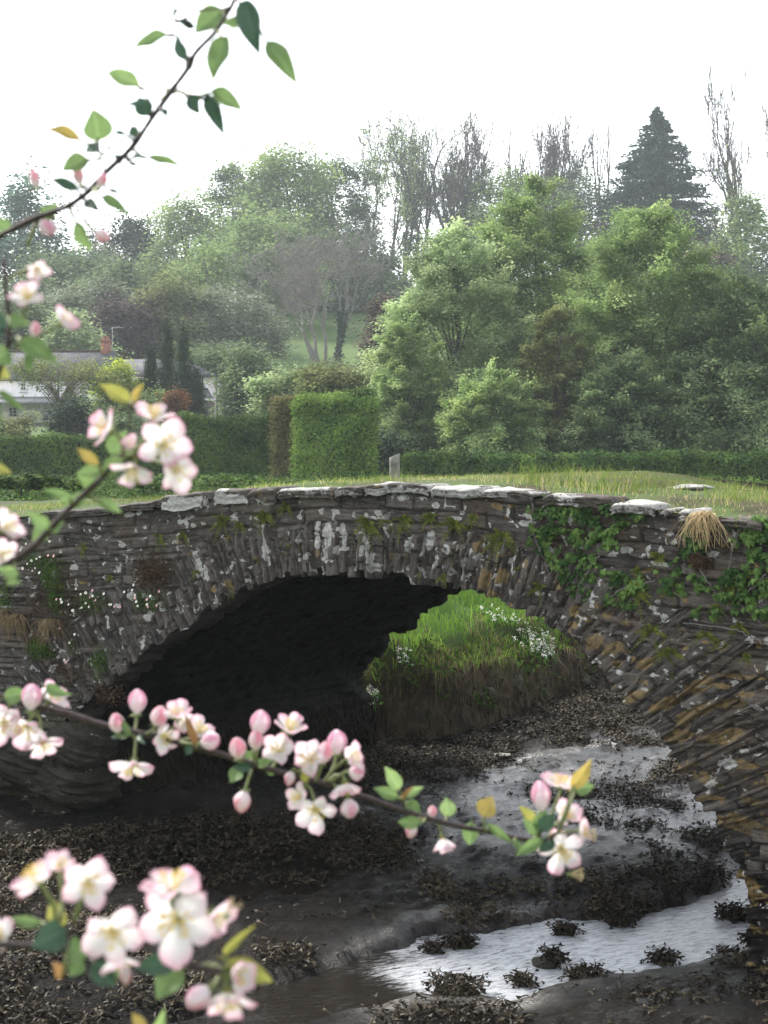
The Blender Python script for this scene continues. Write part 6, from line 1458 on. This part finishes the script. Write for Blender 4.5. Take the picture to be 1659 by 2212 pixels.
    for (X, Y, w_, h_, ax, kd, *ex) in buds:
        dd = RB.uniform(-.02, .01); cpt = Q(X, Y, dd); A_ = Vector((ax[0], RB.uniform(-.3, .1), ax[1])).normalized(); s = h_*px/1.0; sw = w_*px*.86
        bs = cpt-np.array(A_)*s*.52; ref = Vector((.3, 1, .2))
        M = fr_M(ref-ref.project(A_), A_, bs-o0, (sw, sw, s)); b_ = put(BUDS[kd], 'bud', t, M)
        put(CAL, 'calyx', b_, Matrix.Diagonal((1.2, 1.2, .8, 1)))
        if ex and ex[0]:
            rt = Q(*ex[0]); e = bs-np.array(A_)*s*.2
            V, F = path_tube(np.array([rt, (rt+e)/2-np.array(A_)*s*.08, e, bs])-o0, np.full(4, .0011), 6); np_mesh('stalk', V, F, STALK, t, smooth=True)
    return t, Q, o0
def spent(t, Q, o0, X, Y, r, f, d):
    N_ = Vector((f[0], -f[1], f[2])).normalized(); ref = Vector((.2, .4, .9))
    b_ = put(CAL, 'spent_flower', t, fr_M(ref-ref.project(N_), N_, Q(X, Y)-o0, r*d/FPX)); put(STS, 'stamens', b_, Matrix.Identity(4))
# A: upper left branch against the sky
branch('upper apple branch with green leaves rising diagonally against the white sky', .80,
    [(-60, 535), (0, 510), (60, 478), (150, 445), (190, 415), (225, 375), (285, 320), (335, 245), (375, 190), (405, 150), (420, 115), (470, 65), (497, 20), (520, -30)], 7.5, 5,
    [(362,75,287,102,26,'g'), (482,22,418,68,46,'g'), (528,0,556,113,42,'d'), (577,90,640,174,36,'g'), (492,78,453,170,44,'g'), (302,186,226,150,28,'l'), (212,305,205,236,52,'g'), (174,303,98,271,22,'o'),
     (190,343,133,368,36,'g'), (320,340,394,358,17,'g'), (222,424,277,460,20,'g'), (458,194,525,238,28,'g'), (446,205,482,287,30,'d'), (412,205,428,246,26,'d'), (166,478,194,545,26,'g'), (328,228,272,226,18,'d'),
     (322,250,296,208,34,'d'), (185,436,212,452,22,'d'), (172,412,108,384,20,'d'), (272,290,243,286,11,'d'), (300,296,278,270,18,'d'), (400,130,378,80,22,'d'), (352,235,362,252,14,'d'), (352,215,365,190,26,'g'),
     (188,318,212,328,22,'d'), (232,326,241,312,8,'b'), (266,346,244,334,12,'d'), (285,342,312,340,12,'d'), (282,352,298,358,10,'d'), (236,409,261,419,9,'d'), (118,470,88,448,40,'g'), (375,200,410,208,10,'y'), (420,60,385,45,14,'d'),
     (375,40,385,18,18,'d'), (494,40,510,62,30,'l'), (540,40,512,50,26,'l'), (20,500,-10,470,26,'g'), (404,152,420,120,16,'d')],
    (), [(74,385,24,40,(-.3,1),'b',None), (168,380,28,38,(-.3,1),'b',(185,400)), (220,388,26,30,(.3,1),'b',(205,402)), (221,508,30,34,(.6,-.3),'b',(180,470)), (102,490,36,44,(.5,-.4),'B',(60,530))],
    [([(360,76),(385,78),(400,120),(420,128)], 4), ([(308,190),(322,215),(330,245)], 2.5), ([(212,310),(220,350),(226,372)], 3), ([(540,20),(500,40)], 4), ([(400,205),(380,190)], 3), ([(385,45),(400,40),(420,22),(490,18)], 3)])
# A2: cluster at the left edge
branch('apple spur with pink-white blossoms and leaves at the left edge below the upper branch', .70,
    [(-40, 900), (-10, 820), (15, 760), (22, 700), (14, 640), (8, 560)], 7, 4,
    [(45,735,122,780,34,'g'), (60,760,110,815-60,30,'d'), (10,712,-30,690,40,'d'), (20,690,62,700,26,'g'), (70,760,62,805,24,'g'), (78,748,112,762,18,'o'), (0,845,53,888,15,'g'), (-20,800,22,815,32,'y'), (-10,870,-5,925,22,'g'), (-15,1010,24,1022,20,'y'), (20,760,-20,780,40,'g')],
    [(58,648,46,(.1,.7,.8),.3,(18,700),.35), (130,700,44,(.8,.2,.5),.8,(40,735),.5), (78,578,34,(.3,.6,-.5),.6,(20,600),.6)],
    [(75,712,26,32,(.1,1),'b',(35,745))], [([(22,700),(45,690),(80,672)], 2), ([(20,740),(60,722),(100,720)], 2)])
# B: left-middle branch with the high blossom cluster
branch('apple branch rising from the left edge to a large blossom cluster before the hedge', .78,
    [(-60, 1275), (-20, 1240), (30, 1212), (75, 1178), (120, 1130), (165, 1082), (210, 1042), (245, 1005), (265, 982)], 9, 6,
    [(280,868,216,830,26,'y'), (288,868,308,830,16,'o'), (245,985,275,930,46,'g'), (213,1003,165,968,20,'o'), (222,1016,165,1024,28,'g'), (210,1056,168,1028,24,'g'), (228,1022,266,990,34,'g'), (158,1078,92,1056,17,'g'), (160,1092,188,1060,24,'g'),
     (212,1080,262,1106,19,'g'), (105,1140,60,1106,24,'g'), (100,1146,70,1166,30,'g'), (108,1146,134,1128,22,'g'), (300,1000,328,978,24,'d'), (40,1244,-10,1226,18,'l'), (150,1088,130,1078,12,'l'), (15,1255,45,1258,14,'l')],
    [(238,930,54,(-.6,.45,.3),.5,(262,985),.45), (330,905,52,(.2,.35,.9),.6,(280,985),.35), (350,962,66,(.35,.9,.1),.5,(275,985),.25), (290,1008,56,(-.1,.5,-.8),.15,(268,985),.3), (376,1012,56,(.5,.7,-.3),.6,(285,985),.3), (8,1142,46,(.6,.3,.3),.2,(-30,1200),.4), (0,1196,46,(.7,.5,0),.6,(-30,1215),.3), (290,968,34,(-.3,.7,.5),.9,(265,985),.8)],
    (), [([(282,868),(280,920),(268,980)], 2.6), ([(150,1085),(165,1082)], 3)])
# C: long lower branch across the dark arch
t, Q, o0 = branch('long lower apple branch with pink buds and blossoms crossing the dark arch', 1.05,
    [(-60, 1480), (30, 1515), (130, 1537), (200, 1560), (290, 1582), (350, 1594), (450, 1622), (520, 1642), (600, 1667), (700, 1692), (760, 1712), (830, 1737), (920, 1767), (1000, 1787), (1060, 1797), (1130, 1814), (1165, 1815)], 7.5, 5,
    [(100,1482,148,1502,20,'g'), (10,1508,60,1495,30,'g'), (285,1588,238,1592,13,'d'), (285,1590,255,1545,12,'g'), (545,1656,500,1658,16,'d'), (522,1660,496,1690,27,'g'), (560,1650,590,1642,16,'g'), (575,1668,600,1662,14,'g'), (545,1640,530,1620,14,'g'),
     (862,1705,832,1656,24,'l'), (858,1722,808,1702,20,'g'), (872,1722,915,1699,15,'l'), (870,1725,890,1700,9,'b'), (880,1730,912,1768,24,'g'), (908,1776,858,1776,22,'g'), (966,1764,966,1722,28,'l'), (1045,1764,1062,1720,33,'o'), (1018,1775,1014,1828,28,'g'),
     (1052,1780,1108,1822,15,'g'), (1172,1812,1114,1848,20,'g'), (1155,1790,1124,1740,22,'y'), (1160,1795,1180,1750,26,'g'), (1165,1800,1130,1770,20,'g'), (1165,1790,1200,1760,26,'d'), (1235,1700,1278,1645,24,'o'), (1240,1705,1284,1698,24,'g'), (420,1610,400,1545,14,'b'),
     (415,1612,400,1630,14,'d'), (660,1690,668,1640,16,'y'), (300,1588,310,1605,12,'d'), (1195,1810,1165,1842,22,'d'), (1110,1815,1128,1838,12,'g')],
    [(60,1565,58,(-.1,.7,-.4),.4,(90,1530),.3), (110,1512,44,(.6,.3,.6),.1,(85,1530),.4), (92,1598,46,(.3,.5,-.8),.1,(80,1540),.3), (8,1560,50,(.2,.9,-.1),.3,(20,1520),.3),
     (289,1648,50,(0,.55,-.75),.12,(290,1584),.15), (350,1588,42,(.6,.7,-.2),.3,(318,1590),.4), (383,1550,40,(.0,.4,.9),.7,(350,1592),.55), (428,1582,42,(.4,.4,.8),.5,(380,1600),.3), (400,1560,34,(.1,.9,.2),.6,(370,1598),.7),
     (622,1580,46,(.3,.3,.85),.5,(590,1660),.35), (604,1622,46,(-.1,.8,.5),.4,(585,1662),.45), (668,1642,50,(0,.8,.4),.6,(640,1672),.5), (682,1746,54,(0,.9,-.2),.1,(660,1690),.25), (752,1640,44,(.8,.5,.4),.5,(700,1690),.35), (745,1690,46,(.2,.4,-.8),.1,(705,1692),.35), (650,1722,38,(-.5,.6,.2),.1,(650,1690),.4),
     (955,1808,38,(.2,.3,-.9),.1,(940,1770),.75), (1212,1832,58,(0,1,-.1),.12,(1180,1810),.15), (1216,1765,46,(.3,.5,.5),.7,(1185,1808),.5), (1210,1700,46,(0,.12,1),.3,(1178,1790),.25), (1250,1795,34,(.9,.4,.2),.2,(1190,1805),.4)],
    [(66,1506,46,52,(0,1),'B',(80,1535)), (295,1516,42,50,(0,1),'B',(291,1582)), (251,1562,36,40,(-.2,1),'b',(282,1584)), (342,1546,40,42,(.3,1),'b',(305,1588)), (453,1600,40,40,(.9,.3),'B',(385,1602)), (512,1616,40,44,(-.2,1),'b',(535,1648)), (560,1562,46,50,(.1,1),'B',(552,1648)), (552,1598,34,42,(0,1),'b',(552,1650)),
     (726,1604,46,50,(0,1),'B',(705,1690)), (525,1732,42,44,(-.2,-1),'b',(545,1660)), (755,1746,38,38,(.2,-1),'B',(715,1692)), (627,1682,26,30,(-.3,-1),'b',(640,1670)), (700,1625,36,44,(.2,1),'b',(680,1690)), (933,1753,22,24,(0,1),'b',(938,1772)), (890,1794,28,32,(-.3,-1),'b',(920,1772)), (1167,1720,44,58,(-.1,1),'B',(1172,1795)), (770,1668,36,30,(1,0),'B',(715,1690))],
    [([(1165,1815),(1190,1812),(1205,1800)], 3), ([(862,1708),(868,1725),(875,1752)], 3)], dslope=-.04)
spent(t, Q, o0, 1262, 1806, 34, (1, .1, .15), 1.02); spent(t, Q, o0, 1234, 1888, 34, (.9, .2, .05), 1.02)
# E: bottom left branch, closest
t, Q, o0 = branch('closest apple branch with large blurred blossoms at the bottom left', .64,
    [(-60, 2045), (0, 2040), (60, 2043), (130, 2048), (200, 2064), (260, 2075), (350, 2078), (450, 2092), (520, 2105)], 9, 5,
    [(92,1992,18,1986,22,'g'), (130,2002,112,1942,34,'y'), (142,2008,70,2046,52,'d'), (150,2045,190,2062,44,'g'), (385,2070,292,2094,40,'d'), (392,2088,336,2158,48,'g'), (486,2062,544,2002,15,'y'), (490,2075,590,2122,38,'y'), (275,2080,240,2110,36,'g'), (180,2070,150,2110,30,'g'),
     (315,2230,285,2188,22,'o'), (325,2230,356,2184,20,'l'), (200,2080,250,2130,40,'d'), (135,2110,118,2080,20,'b')],
    [(85,1905,66,(-.5,.2,.8),.6,(120,2000),.15), (130,1880,48,(0,.4,.8),.8,(130,1990),.6), (190,1902,66,(.3,.9,.1),.5,(160,1990),.3), (244,2010,76,(.1,.9,-.1),.35,(210,2064),.3), (372,1925,76,(0,.15,1),.5,(385,2060),.15), (385,1985,96,(0,.92,.05),.25,(390,2070),.2),
     (455,1975,60,(.7,.4,-.2),.4,(400,2070),.4), (490,2140,74,(.1,.5,-.7),.5,(440,2085),.45), (505,2110,52,(.6,.6,.2),.95,(455,2088),.7), (5,2020,56,(-.3,.7,.3),.7,(-30,2044),.4), (255,2065,52,(.2,.3,-.9),.0,(225,2066),.4)],
    [(272,2106,30,40,(.1,-1),'b',(250,2076)), (430,2155,50,58,(-.6,-.5),'B',(470,2110))], [([(385,1990),(386,2040),(390,2078)], 3), ([(130,2000),(150,2020),(165,2052)], 4)])
spent(t, Q, o0, 492, 1975, 44, (.5, .1, .8), .64)
